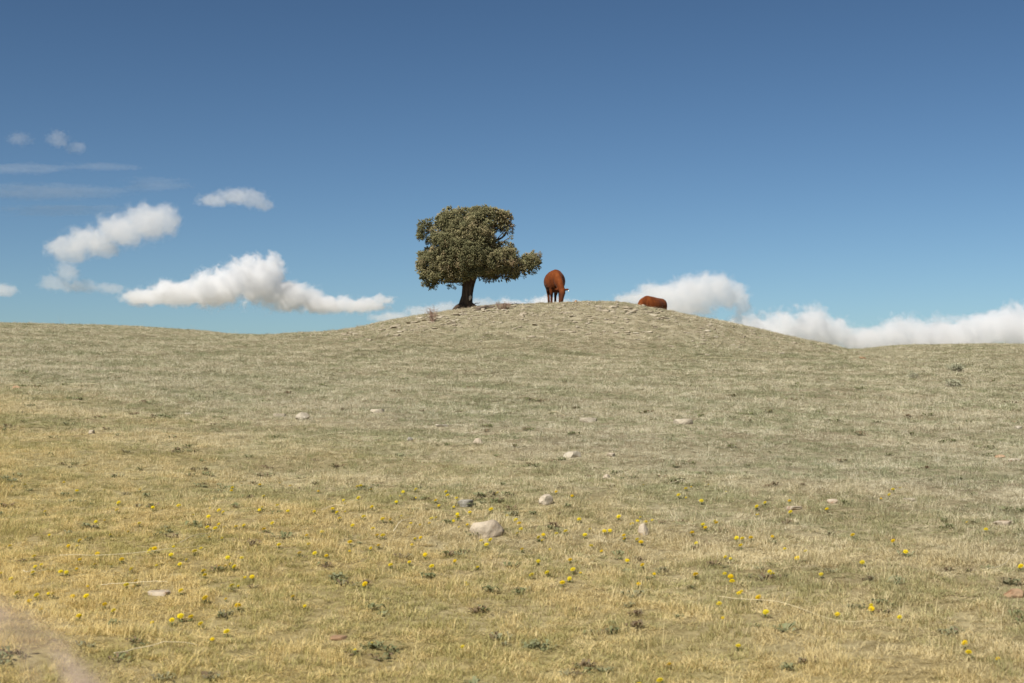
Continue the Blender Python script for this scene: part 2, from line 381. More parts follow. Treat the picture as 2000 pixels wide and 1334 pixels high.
if CLOUDS:
    cloud([(285, 578, 46, 15), (345, 572, 55, 22), (370, 556, 22, 14), (420, 565, 55, 34), (465, 545, 36, 36), (505, 550, 44, 46), (486, 512, 20, 18), (533, 516, 17, 20), (565, 578, 50, 26), (600, 580, 30, 18), (640, 594, 55, 16), (705, 597, 50, 13), (750, 583, 24, 9)],
          0.018, 'large bright cumulus with twin tops left of the tree', 1, base=612)
    cloud([(135, 490, 38, 25), (180, 470, 45, 30), (235, 450, 45, 30), (290, 435, 45, 33), (325, 430, 28, 30), (205, 490, 30, 14)], 0.0075,
          'long grey white cloud slanting up to the right at upper left', 2, amp=1.2)
    cloud([(130, 530, 24, 22), (110, 553, 30, 16), (150, 560, 40, 12), (215, 563, 30, 10)], 0.005, 'small hooked wisp hanging below the slanting grey cloud', 3, amp=1.6, CD=5200.0)
    cloud([(420, 391, 32, 12), (460, 384, 35, 16), (492, 388, 28, 16), (516, 400, 22, 10)], 0.0055, 'small thin white cloudlet alone above the twin topped cumulus', 4, amp=1.6, nscale=1.3)
    cloud([(0, 567, 32, 12)], 0.008, 'tiny cloud cut by the left edge above the grass ridge', 5, amp=1.0)
    cloud([(38, 272, 22, 12)], 0.0022, 'faint round puff near the left edge, highest of all', 6, CD=5000.0, amp=2.4, nscale=1.5)
    cloud([(112, 272, 20, 16), (145, 288, 20, 10)], 0.0028, 'faint double puff high in the left sky', 7, CD=5400.0, amp=2.2, nscale=1.5)
    cloud([(1240, 585, 45, 14), (1300, 578, 60, 24), (1350, 572, 50, 32), (1395, 568, 42, 30), (1430, 578, 32, 24), (1448, 598, 16, 18), (1330, 600, 60, 22)], 0.011,
          'hooked white cloud behind the low red cow', 8, amp=1.2)
    cloud([(1420, 642, 48, 14), (1475, 645, 50, 30), (1530, 642, 48, 36), (1585, 642, 46, 36), (1630, 652, 42, 30), (1690, 664, 66, 26), (1770, 660, 66, 30), (1850, 660, 76, 34), (1920, 652, 56, 34), (1975, 643, 54, 40), (2060, 646, 66, 46)],
          0.014, 'long white cloud bank lying along the right skyline', 9, base=690)
    cloud([(1010, 606, 60, 18), (1060, 602, 45, 20), (1110, 600, 36, 12)], 0.014, 'low white cloud top peeping over the knoll between tree and cow', 10, CD=7000.0)
    cloud([(770, 622, 40, 12), (830, 612, 40, 16), (870, 606, 34, 14), (940, 596, 30, 14)], 0.006, 'pale hazy cloud streak just behind the tree foot', 11, amp=1.3, CD=7500.0)
    cloud([(40, 330, 110, 9), (200, 325, 70, 8), (90, 375, 150, 14), (110, 410, 120, 10), (300, 360, 60, 14)], 0.0009, 'very thin streaky veil of cirrus in the left sky', 12, CD=9500.0, depth=0.25, amp=2.2, nscale=1.6, stretch=(0.07, 0.4, 1.2))

# ------------------------------------------------------------------ mesh builders
def tube(path, radii, sides=8, lobes=None, cap=True):
    """tube along a polyline: verts, quads (as triangles)"""
    P = np.asarray(path, float); n = len(P); T = np.gradient(P, axis=0); T /= np.linalg.norm(T, axis=1)[:, None] + 1e-9
    up = np.array([0.0, 0.0, 1.0]) if abs(T[0][2]) < 0.9 else np.array([1.0, 0, 0])
    U = np.cross(T, up); bad = np.linalg.norm(U, axis=1) < 1e-3; U[bad] = np.cross(T[bad], [0, 1, 0]); U /= np.linalg.norm(U, axis=1)[:, None]
    for i in range(1, n):
        U[i] = U[i - 1] - T[i] * (U[i - 1] @ T[i]); U[i] /= np.linalg.norm(U[i]) + 1e-9
    V = np.cross(T, U); a = np.linspace(0, 2 * np.pi, sides, endpoint=False)
    rad = np.asarray(radii, float)
    rad = np.repeat(rad[:, None], sides, 1) if rad.ndim == 1 else rad
    if lobes is not None: rad = rad * lobes(np.linspace(0, 1, n)[:, None], a[None, :])
    v = P[:, None, :] + rad[:, :, None] * (np.cos(a)[None, :, None] * U[:, None, :] + np.sin(a)[None, :, None] * V[:, None, :])
    v = v.reshape(-1, 3); f = []
    for i in range(n - 1):
        for j in range(sides):
            A = i * sides + j; B = i * sides + (j + 1) % sides
            f += [(A, B, B + sides), (A, B + sides, A + sides)]
    if cap:
        v = np.vstack([v, P[0], P[-1]]); e = len(v)
        for j in range(sides):
            f.append(((j + 1) % sides, j, e - 2)); f.append(((n - 1) * sides + j, (n - 1) * sides + (j + 1) % sides, e - 1))
    return v, np.array(f)
def join(parts):
    vs, fs, o = [], [], 0
    for v, f in parts: vs.append(v); fs.append(np.asarray(f) + o); o += len(v)
    return np.vstack(vs), np.vstack(fs)

# ------------------------------------------------------------------ juniper tree
TY = 60.95; TB = Vector((at_depth(911, 604, TY).x, TY, gz(at_depth(911, 604, TY).x, TY))); TB.z += 0.02; PS = TY / F          # metres per pixel at the tree
def tp(px, py, dy=0.0):
    q = at_depth(px, py, TY); return np.array([q.x - TB.x, dy, q.z - TB.z])
tree = empty('juniper_tree', TB)
tag(tree, 'lone wind shaped juniper with dense olive crown on the knoll', 'tree')
trunk_path = [tp(909, 612), tp(909, 603), tp(910, 595), tp(912, 580), tp(914, 562), tp(917, 545), tp(920, 528), tp(922, 505), tp(920, 480)]
trunk_r = [0.50, 0.41, 0.275, 0.232, 0.236, 0.255, 0.23, 0.18, 0.10]
def lob(t, a):
    fl = np.clip(1 - t * 4.0, 0, 1)
    return 1 + (0.10 + 0.22 * fl) * np.sin(5 * a + 3 * t) + 0.06 * np.sin(9 * a - 7 * t + 1) + 0.03 * np.sin(17 * a + 20 * t)
tv, tf = tube(np.array([np.interp(np.linspace(0, 8, 40), range(9), [p[i] for p in trunk_path]) for i in range(3)]).T, np.interp(np.linspace(0, 8, 40), range(9), trunk_r), 40, lob)
link('trunk', np_mesh('trunk', tv, tf, True), M['bark'], tree)
def wob_path(pts, n, amp, seed):
    r = np.random.default_rng(seed); pts = np.array(pts); t = np.linspace(0, len(pts) - 1, n)
    P = np.array([np.interp(t, range(len(pts)), pts[:, i]) for i in range(3)]).T
    k = r.normal(0, amp, (n, 3)); k = (k + np.roll(k, 1, 0) + np.roll(k, -1, 0)) / 2; k[0] = 0
    return P + k
limbs = [  # from, via, to (pixels, depth), start radius
    ([(915, 548, -0.05), (895, 535, -0.3), (860, 525, -0.5), (838, 520, -0.5)], 0.09),
    ([(916, 540, 0), (900, 510, -0.4), (868, 470, -0.6), (838, 452, -0.4)], 0.10),
    ([(918, 535, 0), (905, 490, 0.2), (885, 450, 0.3), (872, 428, 0.2)], 0.11),
    ([(920, 520, 0), (925, 470, -0.2), (930, 430, -0.2), (932, 412, -0.1)], 0.12),
    ([(921, 525, 0), (945, 490, -0.3), (962, 455, -0.3), (968, 430, -0.2)], 0.10),
    ([(921, 515, 0), (955, 480, 0.2), (985, 462, 0.1), (992, 440, 0)], 0.075),
    ([(922, 535, 0), (950, 528, -0.2), (985, 530, -0.3), (1015, 528, -0.2), (1035, 515, -0.1), (1046, 497, 0)], 0.10),
    ([(922, 530, 0), (960, 512, -0.7), (990, 500, -0.9), (1003, 492, -0.8)], 0.08),
    ([(918, 545, 0), (895, 548, 0.5), (870, 545, 1.1), (850, 540, 1.4)], 0.08),
    ([(920, 535, 0), (940, 520, 0.8), (955, 500, 1.4), (960, 480, 1.6)], 0.09),
    ([(918, 540, 0), (905, 525, -0.9), (895, 500, -1.5), (890, 480, -1.6)], 0.09),
    ([(905, 560, 0), (897, 557, -0.1), (888, 552, -0.2)], 0.025),
    ([(935, 540, 0), (975, 541, -0.3), (1000, 545, -0.3), (1008, 540, -0.2)], 0.02),
    ([(975, 478, -0.1), (988, 470, -0.2), (999, 462, -0.2)], 0.025), ([(970, 470, -0.2), (985, 452, -0.2), (996, 448, -0.2)], 0.025),
    ([(990, 512, -0.5), (1004, 507, -0.6), (1018, 504, -0.6)], 0.02), ([(925, 595, -0.25), (932, 593, -0.4), (938, 592, -0.45)], 0.02)]
for i, (pts, r0) in enumerate(limbs):
    P = wob_path([tp(*q) for q in pts], 14, 0.02, 50 + i)
    v, f = tube(P, np.linspace(r0, r0 * 0.28, 14), 8); link('branch', np_mesh('branch', v, f, True), M['bark'], tree)
# roots spreading over the rock
for i, (pts, r0) in enumerate([([(905, 597, -0.1), (897, 601, -0.35), (890, 605, -0.6), (884, 611, -0.8)], 0.17), ([(915, 602, -0.2), (917, 606, -0.5), (921, 612, -0.8)], 0.13),
                               ([(918, 597, -0.1), (926, 600, -0.35), (936, 605, -0.7)], 0.17), ([(918, 600, 0.2), (930, 600, 0.2), (945, 603, 0.1)], 0.12)]):
    P = wob_path([tp(*q) for q in pts], 10, 0.015, 90 + i)
    v, f = tube(P, np.linspace(r0, r0 * 0.35, 10), 10); link('root', np_mesh('root', v, f, True), M['bark'], tree)
sv, sf = tube([tp(917.5, 588, -0.235), tp(918.5, 584, -0.25), tp(919, 580, -0.25), tp(918.5, 577, -0.24)], [0.02, 0.055, 0.06, 0.015], 8)
link('bare_wood_scar', np_mesh('bare_wood_scar', sv, sf, True), M['bare_wood'], tree)

# crown: juniper sprays gathered in clumps over the lobes
lobes = [  # px, py, rx, ry, depth centre, depth radius (m), fullness
    (908, 480, 52, 44, 0.0, 1.5, 0.9), (884, 438, 28, 26, -0.3, 0.9, 1.0), (912, 428, 36, 20, 0.0, 0.9, 1.0), (938, 424, 24, 17, -0.2, 0.7, 1.0), (958, 430, 32, 19, 0.1, 0.8, 0.95), (980, 426, 17, 12, 0.0, 0.5, 0.8), (850, 436, 10, 8, 0.0, 0.3, 0.6), (993, 460, 8, 20, -0.1, 0.3, 0.35),
    (866, 426, 13, 12, 0.2, 0.4, 0.8), (984, 438, 17, 15, 0.0, 0.4, 0.7), (834, 456, 16, 21, -0.2, 0.5, 0.95), (843, 476, 13, 13, 0.1, 0.4, 0.4), (838, 492, 13, 14, 0.3, 0.4, 0.5),
    (852, 515, 34, 28, -0.3, 0.9, 1.0), (836, 518, 19, 28, 0.0, 0.7, 0.9), (862, 538, 34, 15, -0.4, 0.8, 1.0), (888, 515, 40, 30, -0.8, 0.9, 1.0), (912, 500, 45, 32, -1.1, 0.8, 1.0), (890, 540, 22, 10, -0.7, 0.5, 0.9),
    (945, 512, 38, 26, -0.7, 0.9, 1.0), (972, 512, 32, 24, -0.4, 0.9, 1.0), (988, 490, 18, 18, -0.1, 0.5, 0.6), (950, 478, 21, 26, -0.6, 0.6, 0.9), (998, 518, 24, 16, -0.3, 0.6, 0.9), (990, 500, 18, 14, -0.6, 0.5, 0.8),
    (1020, 520, 20, 13, -0.2, 0.4, 0.8), (1036, 511, 14, 15, -0.1, 0.4, 1.0), (1046, 499, 9, 13, 0.0, 0.3, 1.0), (1044, 518, 10, 10, 0.0, 0.3, 0.8), (1040, 532, 7, 6, 0.0, 0.2, 0.7), (980, 535, 40, 7, 0.0, 0.6, 0.8), (950, 535, 25, 8, 0.5, 0.5, 0.7),
    (880, 480, 36, 30, -1.0, 0.7, 1.0), (925, 460, 38, 30, -0.9, 0.7, 1.0), (890, 500, 55, 40, 1.0, 0.9, 0.8), (922, 485, 38, 38, 1.1, 0.9, 0.8), (912, 445, 40, 28, 0.8, 0.7, 0.8), (840, 550, 16, 9, 0.0, 0.5, 0.7), (847, 562, 6, 7, -0.1, 0.15, 0.6), (877, 562, 4, 3, 0.0, 0.1, 0.5), (884, 560, 6, 4, -0.1, 0.12, 0.5), (915, 535, 30, 8, -0.9, 0.5, 0.8), (1012, 539, 12, 4, -0.2, 0.2, 0.6)]
def crown_mesh():
    r = np.random.default_rng(5)
    C, CR, CT, CN = [], [], [], []
    for (px, py, rx, ry, dc, dr, full) in lobes:
        c = tp(px, py, dc); rad = np.array([rx * PS, dr, ry * PS])
        area = 4 * np.pi * ((rad[0] * rad[1]) ** 1.6 / 3 + (rad[0] * rad[2]) ** 1.6 / 3 + (rad[1] * rad[2]) ** 1.6 / 3) ** (1 / 1.6)
        n = max(3, int(area * 19 * full))
        d = r.normal(size=(n, 3)); d /= np.linalg.norm(d, axis=1)[:, None]
        q = np.clip(r.normal(0.86, 0.13, n), 0.3, 1.03)
        C.append(c + d * rad * q[:, None]); CR.append(r.uniform(0.08, 0.21, n) * (0.6 if rx < 10 else 1)); CN.append(d)
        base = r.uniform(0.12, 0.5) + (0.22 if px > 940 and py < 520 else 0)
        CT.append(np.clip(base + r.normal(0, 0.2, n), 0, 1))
    C = np.vstack(C); CR = np.concatenate(CR); CT = np.concatenate(CT); CN = np.vstack(CN)
    per = 40; n = len(C)
    d = r.normal(size=(n, per, 3)); d /= np.linalg.norm(d, axis=2)[:, :, None]
    d = d * 1.0 + CN[:, None, :] * 0.45 + np.array([0, 0, 0.25]); d /= np.linalg.norm(d, axis=2)[:, :, None]
    base = C[:, None, :] + d * (CR[:, None] * r.uniform(0.15, 0.8, (n, per)))[:, :, None]
    ln = (CR[:, None] * r.uniform(0.45, 0.85, (n, per)))[:, :, None]; wd = ln * r.uniform(0.13, 0.24, (n, per))[:, :, None]
    dd = d + r.normal(0, 0.35, d.shape); dd /= np.linalg.norm(dd, axis=2)[:, :, None]
    a = np.cross(dd, r.normal(size=dd.shape)); a /= np.linalg.norm(a, axis=2)[:, :, None]; bb = np.cross(dd, a)
    mid = base + dd * ln * 0.45
    v = np.stack([base, mid + a * wd, mid - 0.5 * a * wd + 0.87 * bb * wd, mid - 0.5 * a * wd - 0.87 * bb * wd, base + dd * ln], 2).reshape(-1, 3)
    k = np.arange(n * per)[:, None] * 5
    f = np.concatenate([k + np.array(t) for t in ((0, 2, 1), (0, 3, 2), (0, 1, 3), (1, 2, 4), (2, 3, 4), (3, 1, 4))])
    tint = np.repeat(np.clip(CT[:, None] + r.normal(0, 0.12, (n, per)), 0, 1).ravel(), 5)
    m = np_mesh('crown', v, f, False)
    at = m.attributes.new('tint', 'FLOAT', 'POINT'); at.data.foreach_set('value', tint.astype(np.float32))
    print('crown tris', len(f), 'clumps', n)
    return m
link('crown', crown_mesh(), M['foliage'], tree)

# dead log lying right of the tree
P = wob_path([np.array(on_ground(*q)) + [0, 0, 0.05] for q in ((930, 605.5), (941, 604), (953, 602), (967, 601))], 14, 0.015, 7)
v, f = tube(P, np.array([0.05, 0.08, 0.10, 0.09, 0.07, 0.09, 0.11, 0.10, 0.09, 0.08, 0.07, 0.06, 0.05, 0.03]), 10, lambda t, a: 1 + 0.15 * np.sin(3 * a + 9 * t))
tag(link('dead_log', np_mesh('dead_log', v, f, True), M['deadwood']), 'dark dead log on the ground right of the trunk', 'log')

# ------------------------------------------------------------------ cattle
def ell_tube(sts, sides=20):
    """sts: (x, y, z, half width across, half height) along a path in the x-z plane"""
    s = np.array(sts, float); P = s[:, :3]; T = np.gradient(P, axis=0); T /= np.linalg.norm(T, axis=1)[:, None]
    Y = np.zeros_like(P); Y[:, 1] = 1; Y -= T * (Y * T).sum(1)[:, None]; Y /= np.linalg.norm(Y, axis=1)[:, None]
    Z = np.cross(T, Y); a = np.linspace(0, 2 * np.pi, sides, endpoint=False)
    v = P[:, None] + s[:, 3][:, None, None] * np.cos(a)[None, :, None] * Y[:, None] + s[:, 4][:, None, None] * np.sin(a)[None, :, None] * Z[:, None]
    n = len(s); v = v.reshape(-1, 3); f = []
    for i in range(n - 1):
        for j in range(sides):
            A = i * sides + j; B = i * sides + (j + 1) % sides; f += [(A, B, B + sides), (A, B + sides, A + sides)]
    v = np.vstack([v, P[0], P[-1]]); e = len(v)
    for j in range(sides):
        f.append(((j + 1) % sides, j, e - 2)); f.append(((n - 1) * sides + j, (n - 1) * sides + (j + 1) % sides, e - 1))
    return v, np.array(f)
def resample(st, n):
    st = np.array(st, float); t = np.linspace(0, len(st) - 1, n); i = np.arange(len(st))
    return np.stack([pchip(t, i.astype(float), st[:, k]) for k in range(st.shape[1])], 1)
def make_cow(loc, heading, label, neck_side=0.0, step=(0, 0, 0, 0), scale=1.0, pitch=0.0, head_side=0.0, tag_ear=True):
    """heading: world angle the cow faces; neck_side bends neck and head to its left (+y)"""
    ns, hs_ = neck_side, head_side
    parts = []
    parts.append(ell_tube(resample([(-0.86, 0, 1.10, .10, .12), (-0.80, 0, 1.09, .20, .24), (-0.62, 0, 1.07, .31, .32), (-0.35, 0, 1.02, .36, .37), (0.0, 0, .96, .42, .44), (0.3, 0, .96, .41, .45), (0.55, 0, 1.00, .33, .42), (0.72, 0, 1.03, .24, .32), (0.80, 0, 1.05, .11, .16)], 40)))
    parts.append(ell_tube(resample([(0.45, 0, 1.12, .22, .28), (0.72, ns * .15, 1.02, .20, .28), (0.92, ns * .4, .84, .17, .235), (1.05, ns * .7, .66, .14, .19), (1.13, ns * .9, .54, .11, .14)], 24)))
    hx, hy = 1.12, ns * .95
    parts.append(ell_tube(resample([(hx - .06, hy, .62, .085, .10), (hx, hy, .56, .125, .125), (hx + .06, hy + hs_ * .1, .46, .128, .13), (hx + .09, hy + hs_ * .25, .36, .112, .12), (hx + .12, hy + hs_ * .5, .25, .088, .10), (hx + .14, hy + hs_ * .75, .15, .080, .088), (hx + .15, hy + hs_ * .9, .09, .078, .07), (hx + .15, hy + hs_, .055, .05, .045)], 26)))
    # brisket, hip points and withers
    parts.append(ell_tube([(-.80, 0, 1.24, .05, .06), (-.55, 0, 1.325, .09, .05), (-.1, 0, 1.33, .06, .05), (.28, 0, 1.355, .08, .06), (.45, 0, 1.355, .10, .07), (.62, 0, 1.30, .06, .06)], 10))
    parts.append(ell_tube(resample([(0.40, 0, .78, .15, .16), (0.62, 0, .80, .14, .17), (0.78, 0, .90, .08, .12)], 12)))
    hooves = []
    for k, (sx, sy) in enumerate(((1, 1), (1, -1), (-1, 1), (-1, -1))):
        st = step[k]; y = (0.165 if sx > 0 else 0.15) * sy
        if sx > 0: ch = [(.50, .16 * sy, .98, .10, .17), (.50, y, .80, .095, .15), (.46, y, .64, .075, .10), (.48 + st * .5, y, .44, .058, .066), (.47 + st * .7, y * .97, .38, .05, .05), (.46 + st * .9, y * .95, .16, .04, .042), (.47 + st, y * .95, .11, .05, .05), (.49 + st, y * .95, .06, .045, .05)]
        else: ch = [(-.58, .14 * sy, 1.06, .14, .20), (-.55, y * .95, .88, .135, .20), (-.52, y, .70, .10, .145), (-.60, y, .58, .068, .095), (-.68 + st * .5, y, .50, .05, .07), (-.67 + st * .7, y * .98, .40, .044, .05), (-.64 + st * .9, y * .95, .16, .042, .045), (-.63 + st, y * .95, .11, .052, .052), (-.61 + st, y * .95, .06, .046, .052)]
        parts.append(ell_tube(resample([(p[0], p[1], p[2], p[3] * 1.18, p[4] * 1.12) for p in ch], 26), 14)); hooves.append((ch[-1][0] + 0.012, ch[-1][1]))
    parts.append(tube([(-.84, 0, 1.22), (-.90, 0, 1.16), (-.92, .01, .95), (-.91, .02, .7), (-.90, .02, .52), (-.90, .02, .40)], [.035, .032, .026, .022, .04, .015], 8))
    ear_tip = {}
    for sy in (1, -1):                                    # ears stand out sideways from the poll
        e0 = np.array([hx - .03, hy + .10 * sy, .555]); e1 = e0 + np.array([-.02, .11 * sy, .015]); e2 = e0 + np.array([-.01, .20 * sy, .03])
        v, f = ell_tube([(*e0, .03, .03)] * 1 + [(*((e0 + e1) / 2), .045, .028), (*e1, .055, .026), (*e2, .012, .012)], 10) if False else tube([e0, (e0 + e1) / 2, e1, e2], [.03, .05, .055, .012], 10)
        v = np.array(v); cx = (e0 + e1) / 2; v[:, 0] = cx[0] + (v[:, 0] - cx[0]) * 0.55; parts.append((v, f)); ear_tip[sy] = e1
    v, f = join(parts)
    tmp = link('tmp', np_mesh('tmp', v, f)); md = tmp.modifiers.new('r', 'REMESH'); md.mode = 'VOXEL'; md.voxel_size = 0.022
    ms = tmp.modifiers.new('s', 'SMOOTH'); ms.factor = 0.5; ms.iterations = 5
    dg = bpy.context.evaluated_depsgraph_get(); me = bpy.data.meshes.new_from_object(tmp.evaluated_get(dg)); bpy.data.objects.remove(tmp)
    me.name = 'body'; me.polygons.foreach_set('use_smooth', np.ones(len(me.polygons), bool)); me.materials.clear(); me.materials.append(M['cow'])
    root = empty('cow', loc, (0, pitch, heading)); root.scale = (scale,) * 3
    tag(root, label, 'cow', 'red cattle grazing on the knoll')
    link('body', me, None, root)
    for x, y in hooves:
        v, f = tube([(x, y, .085), (x + .01, y, .04), (x + .02, y, .0)], [.048, .056, .064], 10)
        link('hoof', np_mesh('hoof', v, f, True), M['hoof'], root)
    for sy in (1, -1):
        bm = bmesh.new(); bmesh.ops.create_icosphere(bm, subdivisions=2, radius=0.022); me2 = bpy.data.meshes.new('eye'); bm.to_mesh(me2); bm.free()
        link('eye', me2, M['eye'], root, (hx + .095, hy + hs_ * .2 + .108 * sy, .40))
    if tag_ear:
        e = ear_tip[1] if True else None
        v, f = tube([e + np.array([.03, .04, -.03]), e + np.array([.035, .045, -.06]), e + np.array([.035, .05, -.095])], [.012, .020, .018], 8); v[:, 0] = e[0] + .035 + (v[:, 0] - e[0] - .035) * .25
        link('ear_tag', np_mesh('ear_tag', v, f), M['tag_white'], root)
    return root
c1y = 63.3; q = at_depth(1085, 592, c1y)
make_cow((q.x - 0.06, c1y, gz(q.x, c1y)), R(-90 + 6), 'red brown cow facing the camera, head down grazing beside the tree', neck_side=0.17, step=(0.05, -0.10, -0.1, 0.12), head_side=-0.06, scale=1.12)
c2y = 66.95; q = at_depth(1275, 600, c2y)
make_cow((q.x, c2y, gz(q.x, c2y)), R(180 + 46), 'red brown cow half hidden behind the knoll, grazing with head to the left', step=(0.1, -0.1, 0.1, -0.1), pitch=R(-2.5), tag_ear=False, scale=1.0)

# ------------------------------------------------------------------ rocks
def rock_mesh(seed, sub=3, rough=0.16, cuts=9, slab=False):
    r = np.random.default_rng(seed); bm = bmesh.new(); bmesh.ops.create_icosphere(bm, subdivisions=sub, radius=1.0)
    v = np.array([x.co for x in bm.verts])
    for _ in range(cuts):
        d = r.normal(size=3); d[2] *= 0.35 if slab else 1.0; d /= np.linalg.norm(d); k = r.uniform(0.55, 0.9); s = v @ d; v -= np.clip(s - k, 0, None)[:, None] * d * 0.92
    if slab:
        tp_, bt = r.uniform(0.32, 0.5), -r.uniform(0.4, 0.6)
        v[:, 2] = np.where(v[:, 2] > tp_, tp_ + (v[:, 2] - tp_) * 0.07, v[:, 2]); v[:, 2] = np.where(v[:, 2] < bt, bt + (v[:, 2] - bt) * 0.07, v[:, 2])
    for fr, am in ((1.7, 1.0), (4.0, 0.5), (9.0, 0.3)):
        k = r.normal(0, fr, (6, 3)); ph = r.uniform(0, 6.28, 6); n = np.sin(v @ k.T + ph).sum(1) / 2.5
        v += v * (n * rough * am * 0.5)[:, None]
    for x, c in zip(bm.verts, v): x.co = c
    m = bpy.data.meshes.new('rock'); bm.to_mesh(m); bm.free()
    m.polygons.foreach_set('use_smooth', np.zeros(len(m.polygons), bool)); return m
ROCKS = [rock_mesh(100 + i) for i in range(6)] + [rock_mesh(131, 4, 0.13, 3)]; SLABS = [rock_mesh(200 + i, 3, 0.10, 8, True) for i in range(8)]
POOL = {}; CLEAR = []
def rock_copy(src, i, mat):
    k = (src, i, mat)
    if k not in POOL:
        m = (ROCKS if src == 'r' else SLABS)[i].copy(); m.materials.append(M[mat]); POOL[k] = m
    return POOL[k]
def put_rock(px, py, w, h, mat, name, label, src='r', i=0, sink=0.35, rot=None, tilt=0.0, group=None, cat='rock', deep=0.8, pos=None):
    x, y, z = pos or on_ground(px, py)
    sink = max(sink, 0.34); s = y / F; sx = w * s / 2; sz = h * s / 2 * 0.92 / (1 - sink)
    o = link(name, rock_copy(src, i, mat), None, None, (x, y + sx * deep * 0.5, z + sz * (1 - 2 * sink)), (tilt * random.uniform(-1, 1), tilt * random.uniform(-1, 1), rot if rot is not None else random.uniform(0, 6.28)), (sx, sx * deep, sz))
    # stand it on the ground under its own centre
    o.location.z = gz(o.location.x, o.location.y) + sz * (1 - 2 * sink)
    CLEAR.append((o.location.x, o.location.y - sx * deep * 0.2 - 0.02, sx * 0.85, sx * deep * 0.85 + 0.02 + 0.003 * y)); tag(o, label, cat, group, 'thing'); return o
put_rock(951, 1050, 64, 36, 'pink_stone', 'rock', 'big rounded pale pink rock alone in the foreground grass', i=6, sink=0.22, rot=0.4)
put_rock(1065, 985, 36, 22, 'pink_stone', 'rock', 'wedge shaped pinkish rock just up slope from the big round one', i=1, sink=0.1, rot=1.0, tilt=0.2)
put_rock(908, 990, 40, 24, 'grey_stone', 'rock', 'flat grey stone left of the big round pink rock', 's', 1, sink=0.1, rot=0.2, tilt=0.1)
put_rock(1258, 1045, 28, 22, 'pink_stone', 'rock', 'small pinkish rock among dandelions right of the big one', i=2, sink=0.1)
put_rock(1185, 936, 18, 12, 'pink_stone', 'rock', 'little pink stone up slope between the wedge rock and right pasture', i=3)
put_rock(1150, 825, 40, 16, 'pale_stone', 'rock', 'low pale slab in green grass mid slope below the cow', 's', 2, sink=0.1, rot=0.1)
put_rock(1335, 829, 48, 18, 'pale_stone', 'rock', 'ragged pale slab mid slope, right of the other pale slabs', 's', 3, sink=0.1, rot=0.3)
put_rock(1120, 894, 40, 20, 'pale_stone', 'rock', 'whitish rock mid slope just above the wedge rock', 's', 0, sink=0.1, rot=0.0)
put_rock(1193, 892, 22, 10, 'pink_stone', 'rock', 'small pink slab beside the whitish mid slope rock', 's', 5, sink=0.1)
put_rock(862, 834, 32, 10, 'pale_stone', 'rock', 'thin white stone strip mid slope below the tree', 's', 4, sink=0.1, rot=0.0)
put_rock(800, 861, 16, 10, 'grey_stone', 'rock', 'small grey stone in green grass mid slope left', i=4)
put_rock(933, 867, 22, 12, 'pink_stone', 'rock', 'small reddish rock mid slope below the pale strip', i=5)
put_rock(590, 820, 32, 17, 'pale_stone', 'rock', 'whitish rough rock mid slope left, the larger of a pair', i=3, sink=0.1)
put_rock(545, 814, 26, 12, 'pale_stone', 'rock', 'whitish flat rock mid slope left, the smaller of a pair', 's', 6, sink=0.1)
put_rock(737, 806, 32, 11, 'pale_stone', 'rock', 'slim pale rock mid slope straight down from the green turf patch', 's', 7, sink=0.1, rot=0.2)
put_rock(366, 810, 22, 6, 'pale_stone', 'rock', 'thin pale stone on the left slope beside a dark green patch', 's', 0, sink=0.1)
put_rock(177, 848, 18, 9, 'pink_stone', 'rock', 'small pink stone at the far left above the light-leak-tinted grass', i=1)
put_rock(30, 760, 24, 6, 'brown_stone', 'rock', 'dark brown earthy lump near the left edge on the far slope', i=2)
put_rock(1962, 1027, 44, 16, 'pink_stone', 'rock', 'pinkish slab with a dark underside at the right edge', 's', 1, sink=0.1, rot=0.1)
put_rock(1983, 901, 28, 9, 'pale_stone', 'rock', 'whitish stone at the right edge behind the pinkish slab', 's', 2, sink=0.1)
put_rock(1955, 895, 22, 8, 'brown_stone', 'rock', 'brown stone touching the whitish one at the right edge', i=3)
put_rock(1990, 838, 18, 9, 'pale_stone', 'rock', 'pale stone at the right edge on the middle slope', 's', 5)
put_rock(1552, 996, 40, 10, 'pink_stone', 'rock', 'low reddish slab behind a dandelion on the right slope', 's', 4, sink=0.3)
put_rock(1630, 983, 26, 10, 'pink_stone', 'rock', 'pale pink stone at the right, upslope of the reddish slab', i=4, sink=0.35)
put_rock(1778, 978, 30, 7, 'limestone', 'rock', 'tan slab sunk in grass on the right slope', 's', 6, sink=0.35)
put_rock(1685, 701, 18, 5, 'brown_stone', 'rock', 'dark brown rock on the far right slope below the cloud bank', i=0, sink=0.1)
put_rock(1740, 676, 8, 4, 'brown_stone', 'rock', 'rusty little stone near the right skyline', i=1)
put_rock(660, 1250, 44, 10, 'brown_stone', 'rock', 'flat rusty brown stone near the bottom left of the frame', 's', 2, sink=0.4)
put_rock(312, 1165, 60, 14, 'pink_stone', 'rock', 'pale pink flat stone sunk in the light-leak-tinted grass at lower left', 's', 3, sink=0.42)
put_rock(1985, 1168, 44, 18, 'brown_stone', 'rock', 'dark brown stone in tall straw at the right edge', i=5, sink=0.3)
put_rock(1125, 591, 8, 5, 'brown_stone', 'rock', 'tiny rusty stone on the crest right of the standing cow', i=2, sink=0.1)

